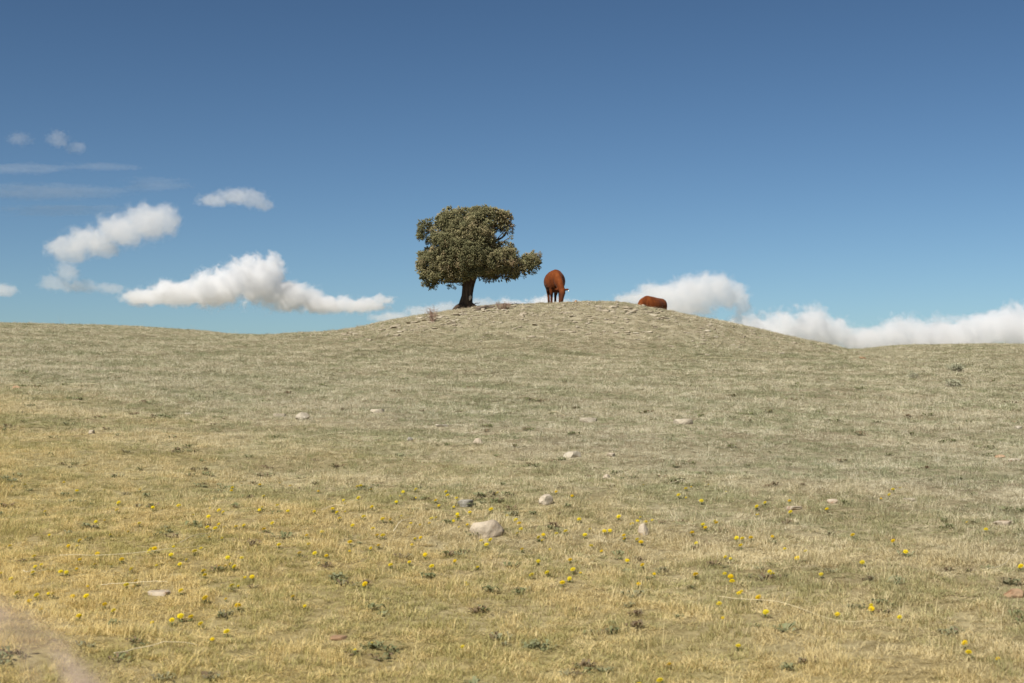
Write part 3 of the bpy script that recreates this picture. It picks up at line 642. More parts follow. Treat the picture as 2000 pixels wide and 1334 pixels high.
ORD = 'first second third fourth fifth sixth seventh eighth ninth tenth eleventh twelfth thirteenth fourteenth fifteenth sixteenth seventeenth eighteenth nineteenth'.split()
def ordinal(k):
    if k < 19: return ORD[k]
    t, u = divmod(k + 1, 10); return ('twentieth', 'thirtieth')[t - 2] if u == 0 else ('twenty ', 'thirty ')[t - 2] + ORD[u - 1]
def ledge(n, xs, ys, wr, hr, label, group, seed, tilt=0.12, mats=('limestone', 'limestone', 'limestone', 'pale_stone')):
    r = random.Random(seed)
    for k, px in enumerate(sorted(r.uniform(*xs) for _ in range(n))):
        py = ys(px, r); wd = r.uniform(*wr)
        put_rock(px, py, wd, r.uniform(*hr), r.choice(mats), 'rock_slab', ordinal(k) + ' from left of the ' + label, 's', r.randrange(8), sink=r.uniform(0.05, 0.3), rot=r.uniform(-0.5, 0.5) + r.choice((0, math.pi)), tilt=tilt, group=group, cat='rock slab', deep=r.uniform(0.6, 1.0))
def sil(px): return np.interp(px, [660, 700, 740, 800, 860, 900, 960, 1000, 1060, 1120, 1180, 1240, 1300, 1380, 1450, 1500, 1560, 1600], [646, 641, 632, 620, 610, 604, 598, 595, 591, 590, 593, 598, 606, 622, 637, 647, 661, 671])
ledge(34, (1165, 1305), lambda px, r: sil(px) + r.uniform(4, 17), (8, 24), (3, 5.5), 'broken limestone slabs in the ledge below the low cow', 'ledge slabs below the low cow', 1)
ledge(30, (770, 900), lambda px, r: sil(px) + r.uniform(6, 34), (9, 24), (3, 5.5), 'pale limestone slabs left of the tree foot', 'slabs left of the tree', 2)
ledge(22, (880, 985), lambda px, r: sil(px) + r.uniform(5, 24), (7, 20), (2.5, 4.5), 'tan limestone slabs just under the tree foot', 'slabs under the tree', 3)
ledge(14, (665, 770), lambda px, r: sil(px) + r.uniform(4, 30), (7, 18), (3, 5), 'small stones on the left shoulder of the knoll', 'stones on the left shoulder', 4)
ledge(26, (1000, 1160), lambda px, r: sil(px) + r.uniform(5, 70), (6, 18), (2.5, 5), 'small stones on the slope below the standing cow', 'stones on the knoll face', 5)
ledge(30, (1180, 1420), lambda px, r: sil(px) + r.uniform(22, 75), (6, 18), (2.5, 4.5), 'small stones on the slope below the ledge', 'stones under the ledge', 6)
ledge(20, (1370, 1560), lambda px, r: sil(px) + r.uniform(5, 45), (7, 20), (2.5, 4.5), 'thin stones on the right shoulder of the knoll', 'stones on the right shoulder', 7)

def gravel(n=1500):
    r = np.random.default_rng(8); x = r.normal(1.0, 5.5, n); y = r.normal(57.0, 3.2, n); ok = (mound(x, y) > 0.25) & (y < 62); x, y = x[ok], y[ok]; z = ground_z(x, y); n = len(x)
    k = np.array([(1, 0, 0), (-1, 0, 0), (0, 1, 0), (0, -1, 0), (0, 0, 1), (0, 0, -1)], float); fc = np.array([(0, 2, 4), (2, 1, 4), (1, 3, 4), (3, 0, 4), (2, 0, 5), (1, 2, 5), (3, 1, 5), (0, 3, 5)])
    sz = np.exp(r.normal(-3.1, 0.4, n)); a = r.uniform(0, 6.28, n); V = k[None] * r.uniform(0.6, 1.3, (n, 6, 1)) * np.stack([sz * 1.3, sz, sz * 0.55], 1)[:, None]
    X_ = V[:, :, 0] * np.cos(a)[:, None] - V[:, :, 1] * np.sin(a)[:, None]; Y_ = V[:, :, 0] * np.sin(a)[:, None] + V[:, :, 1] * np.cos(a)[:, None]
    V = np.stack([X_ + x[:, None], Y_ + y[:, None], V[:, :, 2] + z[:, None] + 0.015], 2).reshape(-1, 3)
    tag(link('gravel', np_mesh('gravel', V, (np.arange(n)[:, None, None] * 6 + fc[None]).reshape(-1, 3)), M['limestone']), 'fine broken stone chips strewn over the knoll', 'gravel', kind='stuff')
gravel()

# ------------------------------------------------------------------ shrubs and stalks
def twig_bush(px, py, hpx, wpx, n, mat, name, label, cat, seed, thick=1.0, leaf=None, lean=0.0):
    r = np.random.default_rng(seed); x, y, z = on_ground(px, py); s = y / F; H = hpx * s; W = wpx * s / 2
    root = empty(name, (x, y, z)); tag(root, label, cat); parts = []; lv = []
    for _ in range(n):
        a = r.uniform(0, 6.28); d = r.uniform(0.1, 1) * W; h = H * r.uniform(0.45, 1.0)
        p0 = np.array([r.normal(0, .12 * W), r.normal(0, .12 * W), -0.02]); p2 = np.array([math.cos(a) * d + lean * h, math.sin(a) * d, h]); p1 = p0 * .5 + p2 * .5 + np.array([math.cos(a) * d * .25, math.sin(a) * d * .25, -h * .08])
        parts.append(tube([p0, p1, p2], [.010 * thick, .008 * thick, .003 * thick], 4, cap=False))
        for _k in range(3):
            t = r.uniform(0.35, 0.9); b0 = p1 * (1 - t) + p2 * t; b1 = b0 + r.normal(0, .25 * H, 3) * np.array([1, 1, .6]) + np.array([0, 0, .15 * H])
            parts.append(tube([b0, (b0 + b1) / 2 + r.normal(0, .02, 3), b1], [.006 * thick, .005 * thick, .002 * thick], 3, cap=False)); lv.append(b1)
    v, f = join(parts); link('twigs', np_mesh('twigs', v, f), M[mat], root)
    if leaf:
        q = np.repeat(np.array(lv), 10, 0); q = q + r.normal(0, .05 * H + .02, q.shape); d = r.normal(size=q.shape) * leaf; e = r.normal(size=q.shape) * leaf * .4
        v = np.stack([q, q + d * .5 + e, q + d], 1).reshape(-1, 3); f = np.arange(len(v)).reshape(-1, 3)
        link('leaves', np_mesh('leaves', v, f), M['sage_leaf'], root)
twig_bush(845, 629, 30, 26, 26, 'twig', 'dry_shrub', 'bare reddish twiggy shrub on the slope left of the tree', 'shrub', 1, 1.0)
twig_bush(984, 604, 14, 34, 40, 'twig', 'dry_shrub', 'low bare brown shrub on the crest between tree and cow', 'shrub', 2, 1.0)
twig_bush(972, 600, 12, 16, 14, 'sage', 'dry_shrub', 'sparse grey shrub touching the end of the dead log', 'shrub', 3, 0.9)
twig_bush(1868, 726, 11, 30, 26, 'sage', 'sagebrush', 'grey sagebrush tuft high on the right slope', 'shrub', 4, 0.9, 0.035)
twig_bush(1862, 757, 11, 34, 26, 'sage', 'sagebrush', 'grey sagebrush tuft lower on the right slope', 'shrub', 5, 0.9, 0.03)
twig_bush(1785, 740, 9, 20, 14, 'sage', 'sagebrush', 'small dark sagebrush left of the two larger ones', 'shrub', 6, 0.9, 0.03)

def stalk(pts, label, rad=0.0035, lift=0.05, seed=0):
    r = np.random.default_rng(seed); G = [np.array(on_ground(*p)) + np.array([0, 0, lift * (0.6 + 0.8 * r.random())]) for p in pts]
    P = np.array(G); t = np.linspace(0, len(P) - 1, 16); Q = np.stack([pchip(t, np.arange(len(P)).astype(float), P[:, k]) for k in range(3)], 1)
    kk = r.normal(0, 1, (4, 3)); Q += np.stack([np.interp(np.linspace(0, 3, 16), range(4), kk[:, j]) for j in range(3)], 1) * [.006, .02, .006] + r.normal(0, .002, Q.shape); v, f = tube(Q - Q[0], np.linspace(rad, rad * .4, 16) * 0.48, 5)
    tag(link('dry_stalk', np_mesh('dry_stalk', v, f, True), M['straw'], None, tuple(Q[0])), label, 'stalk')
stalk([(1400, 1183), (1520, 1203), (1640, 1226), (1730, 1240)], 'long straw stalk lying across the lower right grass', 0.0036, 0.05, 1)
stalk([(215, 1297), (270, 1285), (330, 1279), (390, 1276)], 'thick pale straw stalk at the bottom left', 0.006, 0.05, 2)
stalk([(200, 1154), (270, 1151), (330, 1158)], 'pale stalk lying in light-leak-tinted grass above the flat pink stone', 0.005, 0.05, 3)
stalk([(120, 1106), (220, 1100), (320, 1097), (400, 1080)], 'long straw stalk crossing the dandelions at the left', 0.004, 0.05, 4)
stalk([(350, 1083), (390, 1065), (420, 1053)], 'slanting straw stalk among the left dandelions', 0.005, 0.06, 5)
stalk([(1335, 703), (1395, 701), (1470, 703), (1500, 706)], 'long pale stick lying on the far slope below the right shoulder', 0.017, 0.04, 6)
stalk([(630, 1009), (650, 1005), (672, 1004)], 'short thick straw near a dandelion pair left of centre', 0.007, 0.05, 7)
stalk([(770, 1052), (790, 1039), (808, 1026)], 'slanting straw left of the big round rock', 0.006, 0.06, 8)
stalk([(840, 1074), (855, 1060), (870, 1047)], 'shorter slanting straw close to the big round rock', 0.005, 0.06, 9)
stalk([(524, 846), (533, 853), (541, 858)], 'small curved straw mid slope at the left', 0.008, 0.04, 10)
stalk([(600, 858), (630, 855), (655, 853)], 'thin level straw mid slope at the left', 0.006, 0.04, 11)
stalk([(1060, 815), (1082, 811), (1104, 816)], 'arched straw mid slope in the green patch left of the pale slab', 0.009, 0.04, 12)
stalk([(1775, 1026), (1782, 1008), (1787, 991)], 'upright leaning straw on the right slope below the tan slab', 0.005, 0.06, 13)
stalk([(1935, 1160), (1965, 1135), (1998, 1112)], 'slanting straw at the right edge beside the dark stone', 0.005, 0.1, 14)
stalk([(1310, 953), (1325, 950), (1340, 952)], 'short pale straw on the middle slope right of centre', 0.006, 0.04, 15)
stalk([(40, 1132), (60, 1130), (85, 1127)], 'short straw at the left edge near the bottom', 0.004, 0.05, 16)
stalk([(195, 752), (150, 752), (110, 751)], 'thin dark level stalk on the far left slope', 0.008, 0.03, 17)

def plume():
    r = np.random.default_rng(77); base = (-0.27, 0.52, gz(-0.27, 0.52)); root = empty('feathery_grass', base)
    tag(root, 'blurred mauve feathery seed plume close to the lens, bottom left corner', 'grass plume', kind='thing')
    top = np.array(at_depth(-90, 1150, 0.49)) - base; tip = np.array(at_depth(230, 1400, 0.46)) - base; knee = np.array(at_depth(-150, 1220, 0.51)) - base
    v, f = tube(resample([(0, 0, -.02), tuple(knee * [.9, 1, .5]), tuple(knee), tuple(top)], 16), np.linspace(.0025, .0015, 16), 6); link('stem', np_mesh('stem', v, f, True), M['straw'], root)
    parts = []; mid = (top + tip) / 2 + [0.0, 0, 0.012]
    for _ in range(60):
        t = r.random(); p = top * (1 - t) ** 2 + 2 * mid * t * (1 - t) + tip * t * t; d = (tip - top) / np.linalg.norm(tip - top) + r.normal(0, .55, 3); L = r.uniform(.010, .026) * (1 - .4 * t)
        parts.append(tube([p, p + d * L * .5, p + d * L + [0, 0, -.004]], [.0004, .0003, .0001], 3, cap=False))
    v, f = join(parts); link('plume', np_mesh('plume', v, f), M['plume'], root)
b = NB('mauve_awn'); r = b.rand(); M['plume'] = b.leaf(b.mix(r, (0.62, 0.49, 0.43), (0.66, 0.53, 0.47)), 0.3)
plume()

# ------------------------------------------------------------------ dandelions
FL = [(0, 860, 4.94, [(160,335),(65,325),(410,380),(622,405),(740,490),(805,130),(860,165),(1060,118),(1030,155),(915,212),(1455,205),(1460,165),(405,205),(120,440),(245,425),(1145,600),(1130,670),(1475,642),(1725,630),(1865,700),(1355,470),(1010,465),(435,685),(925,778),(1010,755),(1345,795),(475,895),(830,932),(770,970),(745,1012),(660,1012),(95,1010),(940,1090),(950,1128),(770,1145),(400,1178),(340,1212),(320,1260),(640,1265),(585,1262),(740,1220),(915,1185),(1075,1178),(1175,1150),(1240,875),(1455,1030),(1490,1045),(1440,1065),(1675,1008),(1650,1100),(1510,1190),(1270,1245),(1880,1070),(1940,1030),(1800,1128),(10,1285),(105,1330),(1735,1190),(1965,1260),(330,1115),(1065,900),(1945,235)]),
 (300, 860, 4.94, [(735,12),(800,12),(885,10),(1470,15),(1900,30),(465,235),(640,242),(455,295),(1000,185),(1022,215),(1000,258),(1460,200),(1528,185),(1110,285),(1175,270),(1310,300),(1410,325),(1130,370),(1150,350),(1085,393),(1222,405),(1322,435),(985,375),(850,415),(540,375),(750,480),(770,455),(1030,425),(1060,540),(1010,580),(1195,625),(1590,485),(545,638),(630,678),(672,692),(530,732),(1020,668),(1050,645),(1295,682),(1550,685),(1728,657),(1770,690),(1850,672),(1845,600),(1832,572),(1795,757),(1920,820),(1625,880),(1478,905),(1497,997),(1895,985),(1892,1048),(1210,1005),(1410,1082),(1668,1105),(1555,1085),(520,840),(595,855),(630,805),(680,822),(795,825),(872,818),(1065,850),(1145,798),(540,930),(660,930),(635,1205),(692,1195),(745,1190),(780,1215),(715,1130),(850,1128),(490,1260),(495,1290),(880,1310),(950,1315)]),
 (600, 860, 4.94, [(495,445),(520,440),(620,470),(830,238),(940,212),(1032,208),(1265,152),(1245,85),(1362,205),(1550,180),(1945,197),(1365,378),(1050,470),(1048,540),(925,495),(895,518),(805,528),(495,560),(625,640),(860,590),(1340,490),(1355,530),(1240,570),(1270,622),(1415,632),(1440,555),(1570,690),(1775,670),(1835,505),(1915,490),(1930,720),(910,710),(730,760),(803,762),(545,735),(1000,790),(975,820),(1090,800),(1180,785),(1200,750),(1243,745),(1410,768),(1455,740),(1450,710),(1545,800),(1465,815),(635,850),(675,908),(730,922),(1040,942),(1010,995),(1095,930),(615,1030),(690,1005),(985,1162),(1138,1105),(1203,1212),(1425,1155),(1645,1210),(805,1195),(1680,955),(1770,957),(1730,1010)]),
 (800, 900, 4.0, [(830,460),(858,488),(870,527),(840,557),(1147,562),(1220,550),(1010,600),(1040,617),(1045,575),(880,682),(1145,235),(1270,270),(1635,437),(1803,427),(1780,465),(1737,495),(1897,457),(1845,470),(1410,528),(1370,578),(1565,545),(1522,550),(1675,575),(1680,600),(1778,605),(1808,632),(1420,655),(1500,693),(1097,680),(1255,765),(1700,773),(1005,778),(1335,855),(1277,845),(1250,915),(1195,955),(955,893),(1075,870),(1790,957),(1912,870),(1830,185),(1325,455)]),
 (1200, 860, 4.94, [(490,257),(1160,280),(1585,340),(1690,312),(850,375),(745,437),(700,465),(910,415),(1080,480),(620,530),(690,540),(840,585),(1455,597),(1375,640),(1690,577),(1700,693),(1380,713),(970,765),(985,790),(855,805),(878,838),(752,888),(790,982),(1180,945),(1235,945),(1318,935),(1220,1012),(1525,917),(1645,1035),(1845,1065),(1765,1140),(1120,1125),(1070,1115),(1065,1275),(785,1295),(1500,1255),(1525,1283),(385,1272),(40,25)]),
 (1600, 860, 4.94, [(565,12),(545,222),(430,400),(618,378),(860,405),(1130,393),(1145,360),(720,472),(778,452),(678,517),(598,545),(75,657),(1425,770),(325,910),(835,1078),(417,1172),(20,1280),(1948,1220),(1610,858),(715,970)]),
 (700, 1080, 5.0, [(65,305),(1045,262),(1062,287),(1018,888),(125,860)]),
 (1060, 1080, 5.0, [(975,105),(1835,230),(1850,280),(1915,385),(1940,370),(1725,490),(1760,610),(1910,890),(1235,1060),(1145,1235),(940,1265)]),
 (1400, 1000, 3.333, [(945,325),(685,395),(1005,597),(1008,628),(785,662),(1190,675),(1615,850),(1640,912),(1830,938),(145,522),(272,555),(320,650),(140,860)]),
 (0, 1000, 2.857, [(60,375),(295,455),(270,440),(405,467),(482,470),(230,540),(490,400),(440,577),(583,513),(705,405),(760,390),(750,412),(1010,437),(1260,467),(1327,525),(1145,483),(635,543),(850,605),(1007,585),(1065,580),(960,600),(1120,620),(1185,700),(1265,665),(1700,512),(1635,465),(1330,400),(1365,362),(1408,362),(95,453),(165,490),(1295,412),(1980,755),(205,460)]),
 (1500, 660, 4.0, [(650,570),(1405,590),(840,637),(295,612),(705,610),(945,690),(1285,708),(1325,722),(1535,720),(1627,692),(1655,738),(610,715),(150,655),(95,775)]),
 (1000, 760, 4.0, [(587,342),(600,380),(475,430),(510,440),(845,420),(240,470),(310,510),(330,567),(1050,330),(760,243),(1850,220),(1945,215),(425,295)]),
 (400, 760, 3.333, [(552,250),(630,247),(705,237),(1140,115),(1440,245),(945,350),(1050,355)])]
pts = []
for ox, oy, s, lst in FL:
    for a, c in lst:
        p = (ox + a / s, oy + c / s)
        if all(abs(p[0] - q[0]) > 3.5 or abs(p[1] - q[1]) > 3.0 for q in pts): pts.append(p)
pts.sort(key=lambda p: -p[1]); pts = pts[:300]
def head_mesh(seed):
    r = np.random.default_rng(seed); parts = []
    for ring, (n, r0, r1, z0, z1) in enumerate(((15, .004, .0185, .004, .001), (15, .003, .0180, .007, .008), (13, .002, .0145, .010, .0145), (8, .001, .0085, .013, .018))):
        for k in range(n):
            a = 2 * np.pi * (k + r.uniform(-.25, .25)) / n + ring; wd = r1 * np.pi / n * 0.95; q = r1 * r.uniform(.88, 1.05)
            d = np.array([math.cos(a), math.sin(a), 0]); e = np.array([-d[1], d[0], 0]); zz = z1 + r.uniform(-.001, .001)
            parts.append((np.array([d * r0 + [0, 0, z0], d * q * .65 + e * wd + [0, 0, (z0 + zz) / 2 + .001], d * q + [0, 0, zz], d * q * .65 - e * wd + [0, 0, (z0 + zz) / 2 + .001]]), np.array([(0, 1, 2), (0, 2, 3)])))
    v, f = join(parts); v[:, 2] *= 0.62; return v, f
def rosette(seed):
    r = np.random.default_rng(seed); parts = []
    for k in range(6):
        a = 2 * np.pi * k / 6 + r.uniform(-.3, .3); L = r.uniform(.02, .042); wd = r.uniform(.004, .007)
        d = np.array([math.cos(a), math.sin(a), 0]); e = np.array([-d[1], d[0], 0]); h = r.uniform(.008, .022)
        parts.append((np.array([[0, 0, .004], d * L * .5 + e * wd + [0, 0, h], d * L * .5 - e * wd + [0, 0, h], d * L * .8 + e * wd * .8 + [0, 0, h], d * L * .8 - e * wd * .8 + [0, 0, h], d * L + [0, 0, h * .7]]), np.array([(0, 1, 2), (1, 3, 4), (1, 4, 2), (3, 5, 4)])))
    return join(parts)
HEADS = [np_mesh('flower_head', *head_mesh(i)) for i in range(5)]
for m in HEADS: m.materials.append(M['petal'])
STEM = np_mesh('stem', *tube([(0, 0, -.01), (.004, .002, .015), (0, 0, .03)], [.0022, .002, .0018], 5)); STEM.materials.append(M['herb'])
LEAVES = [np_mesh('leaf_rosette', *rosette(i)) for i in range(4)]
for m in LEAVES: m.materials.append(M['herb'])
def far_dandelion(i):
    hv, hf = head_mesh(i); t = tube([(0, 0, -.01), (0, 0, .032)], [.002, .0018], 4, cap=False); lv_, lf_ = rosette(i)
    v, f = join([(hv * 1.0 + [0, 0, .03], hf), t, (lv_, lf_)]); m = np_mesh('dandelion', v, f); m.materials.append(M['petal']); m.materials.append(M['herb'])
    mi = np.ones(len(f), np.int32); mi[:len(hf)] = 0; m.polygons.foreach_set('material_index', mi); return m
FAR = [far_dandelion(i) for i in range(4)]
LAND = [(951, 1030, 'the big round pink rock'), (1065, 975, 'the wedge shaped pink rock'), (907, 978, 'the flat grey stone'), (1258, 1038, 'the small pink rock'), (1150, 820, 'the low pale slab'), (1335, 822, 'the ragged pale slab'),
        (1120, 887, 'the whitish mid slope rock'), (862, 832, 'the thin white stone strip'), (590, 814, 'the whitish rough rock'), (800, 860, 'the small grey stone'), (177, 846, 'the far left pink stone'), (1962, 1022, 'the right edge pink slab'), (1980, 898, 'the right edge white stone'),
        (1552, 993, 'the low reddish slab'), (1630, 980, 'the pale pink right stone'), (1778, 976, 'the sunken tan slab'), (660, 1248, 'the flat rusty stone'), (312, 1162, 'the sunken pale pink stone'), (1985, 1165, 'the dark right edge stone'),
        (1560, 1210, 'the long lower right stalk'), (300, 1284, 'the thick bottom left stalk'), (260, 1100, 'the long left stalk'), (385, 1067, 'the slanting left straw'), (650, 1005, 'the short thick straw'), (790, 1039, 'the slanting straw left of centre'), (533, 853, 'the small curved straw'), (630, 856, 'the thin level straw'), (1082, 812, 'the arched straw'), (1325, 951, 'the short pale straw')]
near = {}; lab_of = {}
for px, py in pts:
    d, lx, ly, nm = min((math.hypot(px - a, 1.6 * (py - c)), a, c, t) for a, c, t in LAND)
    side = ('to the right of' if px > lx else 'to the left of') if abs(px - lx) > 1.6 * abs(py - ly) else ('below' if py > ly else 'above')
    near.setdefault((side, nm), []).append((d, (px, py)))
for (side, nm), lst in near.items():
    for k, (d, p) in enumerate(sorted(lst)): lab_of[p] = ('nearest' if k == 0 else ordinal(k) + ' nearest') + ' yellow dandelion ' + side + ' ' + nm
for k, (px, py) in enumerate(pts):
    x, y, z = on_ground(px, py + 0.034 * F / max(6.0, 1.6 / max(0.02, (py - 800) / F + 0.066)))   # the head, not the foot, is what was measured
    s = random.uniform(0.75, 1.1) if random.random() < 0.8 else random.uniform(0.5, 0.7); rz = random.uniform(0, 6.28); lab = lab_of[(px, py)]
    if y < 12:
        root = empty('dandelion', (x, y, z), (0, 0, rz)); root.scale = (s,) * 3
        link('stem', STEM, None, root); link('leaf_rosette', LEAVES[k % 4], None, root)
        h = link('flower_head', HEADS[k % 5], None, root, (0, 0, .028)); ax = random.uniform(0.25, 0.8); ang = R(230) + random.uniform(-.8, .8) - rz   # leaning to the light
        h.rotation_euler = (-math.sin(ang) * ax, math.cos(ang) * ax, 0)
        tag(root, lab, 'dandelion', 'dandelions scattered in the grass')
    else:
        tag(link('dandelion', FAR[k % 4], None, None, (x, y, z), (random.uniform(-.1, .4), random.uniform(-.3, .1), 0), (s,) * 3), lab, 'dandelion', 'dandelions scattered in the grass')

# ------------------------------------------------------------------ grass: two masses of tufts
def tuft(seed, n, h0, h1, spread, lean, wd):
    r = np.random.default_rng(seed); a = r.uniform(0, 6.28, n); b0 = np.stack([r.normal(0, spread * .45, n), r.normal(0, spread * .45, n), np.full(n, -.006)], 1)
    L = r.uniform(h0, h1, n); d = np.stack([np.cos(a), np.sin(a), 0 * a], 1); e = np.stack([-np.sin(a), np.cos(a), 0 * a], 1) * (wd * r.uniform(.6, 1.3, n))[:, None]
    t1 = r.uniform(*lean, n); t2 = t1 + r.uniform(.2, .8, n)
    p1 = b0 + (d * np.sin(t1)[:, None] + np.array([0, 0, 1]) * np.cos(t1)[:, None]) * (L * .55)[:, None]
    p2 = p1 + (d * np.sin(t2)[:, None] + np.array([0, 0, 1]) * np.cos(t2)[:, None]) * (L * .45)[:, None]
    v = np.stack([b0 - e, b0 + e, p1 - e * .8, p1 + e * .8, p2], 1).reshape(-1, 3); k = np.arange(n)[:, None] * 5
    m = np_mesh('tuft', v, np.concatenate([k + np.array(t) for t in ((0, 1, 3), (0, 3, 2), (2, 3, 4))]))
    m.attributes.new('tone', 'FLOAT', 'POINT').data.foreach_set('value', np.repeat(r.random(n), 5).astype(np.float32)); return m
def grass(name, label, protos, mat, P, S, ROT, IDX):
    for m in protos: m.materials.append(mat)
    po = [bpy.data.objects.new(name + '_blade_tuft', m) for m in protos]      # not linked: only instanced
    me = bpy.data.meshes.new(name); me.vertices.add(len(P)); me.vertices.foreach_set('co', P.astype(np.float32).ravel())
    for nm, typ, dat in (('rot', 'FLOAT_VECTOR', ROT), ('scl', 'FLOAT_VECTOR', S)):
        me.attributes.new(nm, typ, 'POINT').data.foreach_set('vector', dat.astype(np.float32).ravel())
    me.attributes.new('idx', 'INT', 'POINT').data.foreach_set('value', IDX.astype(np.int32))
    g = bpy.data.node_groups.new(name, 'GeometryNodeTree')
    g.interface.new_socket('Geometry', in_out='OUTPUT', socket_type='NodeSocketGeometry'); g.interface.new_socket('Geometry', in_out='INPUT', socket_type='NodeSocketGeometry')
    N = g.nodes.new; L = g.links.new; gi = N('NodeGroupInput'); go = N('NodeGroupOutput'); jn = N('GeometryNodeJoinGeometry'); ip = N('GeometryNodeInstanceOnPoints')
    for o in reversed(po):
        oi = N('GeometryNodeObjectInfo'); oi.inputs['Object'].default_value = o; oi.inputs['As Instance'].default_value = True; L(oi.outputs['Geometry'], jn.inputs[0])
    def attr(nm, typ):
        a = N('GeometryNodeInputNamedAttribute'); a.data_type = typ; a.inputs['Name'].default_value = nm; return a.outputs[0]
    mp = N('GeometryNodeMeshToPoints'); L(gi.outputs[0], mp.inputs[0])
    L(mp.outputs[0], ip.inputs['Points']); L(jn.outputs[0], ip.inputs['Instance']); ip.inputs['Pick Instance'].default_value = True
    L(attr('idx', 'INT'), ip.inputs['Instance Index']); L(attr('scl', 'FLOAT_VECTOR'), ip.inputs['Scale'])
    er = N('FunctionNodeEulerToRotation'); L(attr('rot', 'FLOAT_VECTOR'), er.inputs[0]); L(er.outputs[0], ip.inputs['Rotation'])
    L(ip.outputs[0], go.inputs[0])
    o = link(name, me, mat); o.modifiers.new('tufts', 'NODES').node_group = g
    tag(o, label, 'grass', kind='stuff'); print(name, len(P)); return o
PATCH = Waves(21, 1.2, 7.0, 18); PATCH2 = Waves(22, 0.25, 0.9, 18)
def scatter(n_try, y0, y1, seed, dens):
    r = np.random.default_rng(seed); y = r.uniform(y0, y1, n_try); half = 0.46 * y + 1.0
    x = r.uniform(-1, 1, n_try) * (0.46 * y1 + 1.0); keep = (np.abs(x) < half) & (r.random(n_try) < dens(y) / dens(np.array([y0]))[0])
    return x[keep], y[keep]
D0 = 760.0
def dens(y): return np.minimum(1.0, (11.0 / y) ** 1.32)
xs, ys = [], []
for y0, y1 in ((4.2, 11), (11, 20), (20, 36), (36, 77)):
    area = (y1 - y0) * 2 * (0.46 * y1 + 1.0); n = int(area * D0 * dens(np.array([y0]))[0]); a, c = scatter(n, y0, y1, int(y0 * 10), dens); xs.append(a); ys.append(c)
X = np.concatenate(xs); Y = np.concatenate(ys); n = len(X)
green = PATCH(X, Y) * 0.55 + PATCH2(X, Y) * 0.40 + rng.normal(0, 0.75, n) - 0.5 * np.clip(mound(X, Y), 0, 1.5)
bare = (PATCH2(X + 9, Y) * 0.6 + rng.normal(0, 0.5, n) + 0.36 * np.clip(mound(X, Y), 0, 1.5) + 0.4 * PATCH(X * 1.7 + 30, Y * 1.7)) > 1.15
clear = np.zeros(n, bool)
for cx, cyy, rx_, ry_ in CLEAR: clear |= ((X - cx) / rx_) ** 2 + ((Y - cyy) / ry_) ** 2 < 1
bare |= clear
isg = green > 0.10
Z = ground_z(X, Y)
sc_h = np.clip(Y / 17.0, 0.9, 2.5); sv_ = np.clip(Y / 20.0, 0.85, 1.2) * (1 - 0.35 * np.clip(mound(X, Y), 0, 1)) * (1 + 0.45 * np.clip(PATCH2(X - 5, Y + 3), -1.5, 2.0))
ROT = np.stack([rng.normal(0, .15, n), rng.normal(0, .15, n), rng.uniform(0, 6.28, n)], 1)
rs = rng.uniform(.7, 1.3, n)
S = np.stack([sc_h * rs, sc_h * rs, sv_ * rs * rng.uniform(.8, 1.2, n)], 1)
S[:, 2] *= np.where((rng.random(n) < 0.07) & (Y > 42), rng.uniform(1.5, 2.6, n), 1.0)
P = np.stack([X, Y, Z], 1)
dry_protos = [tuft(300 + i, 38, .02, .062, .06, (.45, 1.42), .0012) for i in range(6)] + [tuft(320 + i, 7, .05, .13, .03, (.2, 1.1), .0010) for i in range(2)]
grn_protos = [tuft(340 + i, 36, .015, .045, .05, (.25, 1.25), .0013) for i in range(5)]
d = ~isg & ~bare; gg = isg & ~bare
idx = rng.integers(0, 6, n); idx = np.where(rng.random(n) < 0.10, rng.integers(6, 8, n), idx)
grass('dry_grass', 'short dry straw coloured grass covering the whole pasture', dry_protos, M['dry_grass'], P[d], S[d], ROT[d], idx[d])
grass('green_grass', 'patches of short green grass growing between the dry grass', grn_protos, M['green_grass'], P[gg], S[gg], ROT[gg], rng.integers(0, 5, n)[gg])
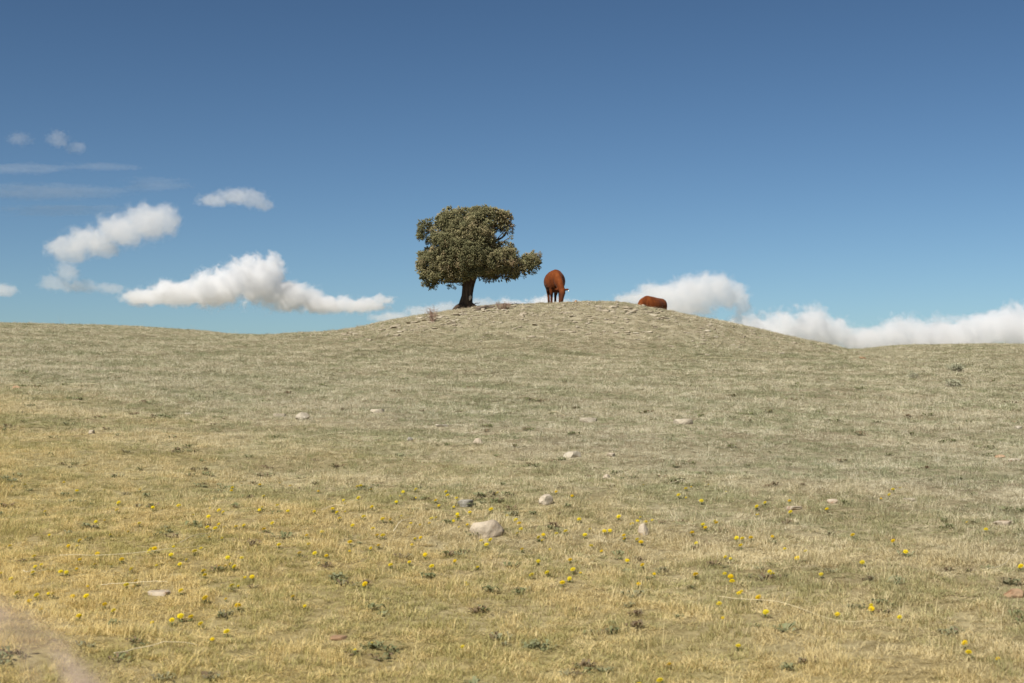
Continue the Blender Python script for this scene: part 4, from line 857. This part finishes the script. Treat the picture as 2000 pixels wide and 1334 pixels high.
# low leafy weeds and dark litter between the grass
def weed(seed):
    r = np.random.default_rng(seed); n = 16; a = r.uniform(0, 6.28, n); L = r.uniform(.02, .055, n); h = r.uniform(.004, .028, n); wd = r.uniform(.004, .009, n)
    d = np.stack([np.cos(a), np.sin(a), 0 * a], 1); e = np.stack([-np.sin(a), np.cos(a), 0 * a], 1) * wd[:, None]; up = np.array([0, 0, 1.0])
    b0 = np.stack([r.normal(0, .015, n), r.normal(0, .015, n), np.full(n, .002)], 1)
    v = np.stack([b0, b0 + d * (L * .5)[:, None] + e + up * h[:, None], b0 + d * (L * .5)[:, None] - e + up * h[:, None], b0 + d * L[:, None] + up * (h * .7)[:, None]], 1).reshape(-1, 3)
    k = np.arange(n)[:, None] * 4; m = np_mesh('weed', v, np.concatenate([k + np.array(t) for t in ((0, 1, 2), (1, 3, 2))]))
    m.attributes.new('tone', 'FLOAT', 'POINT').data.foreach_set('value', np.repeat(r.random(n), 4).astype(np.float32)); return m
b = NB('weed_leaf'); rr = b.rand(); tn = b.n('ShaderNodeAttribute', attribute_name='tone').outputs['Fac']
wc = b.ramp(b.math('FRACT', b.math('ADD', rr, b.math('MULTIPLY', tn, 0.3))), [(0, (0.155, 0.165, 0.075)), (0.35, (0.21, 0.22, 0.11)), (0.6, (0.26, 0.26, 0.15)), (0.8, (0.17, 0.125, 0.075)), (1, (0.22, 0.16, 0.10))])
M['weed'] = b.leaf(wc, 0.2)
yw = rng.uniform(5, 34, 60000); xw = rng.uniform(-1, 1, 60000) * 16.6
kw = (np.abs(xw) < 0.46 * yw + 1) & (PATCH2(xw * .8 + 17, yw * .8) * .7 + PATCH(xw + 3, yw - 8) * .4 + rng.normal(0, .45, 60000) > 1.25 + np.clip((yw - 12) / 14, 0, 1.4)); xw, yw = xw[kw], yw[kw]; nw = len(xw)
sw = rng.uniform(.6, 1.5, nw) * np.clip(yw / 16, 1, 1.7)
grass('low_weeds', 'low dark leafy weeds sprinkled through the near pasture', [weed(400 + i) for i in range(5)], M['weed'], np.stack([xw, yw, ground_z(xw, yw)], 1), np.stack([sw, sw, sw], 1), np.stack([0 * xw, 0 * xw, rng.uniform(0, 6.28, nw)], 1), rng.integers(0, 5, nw))
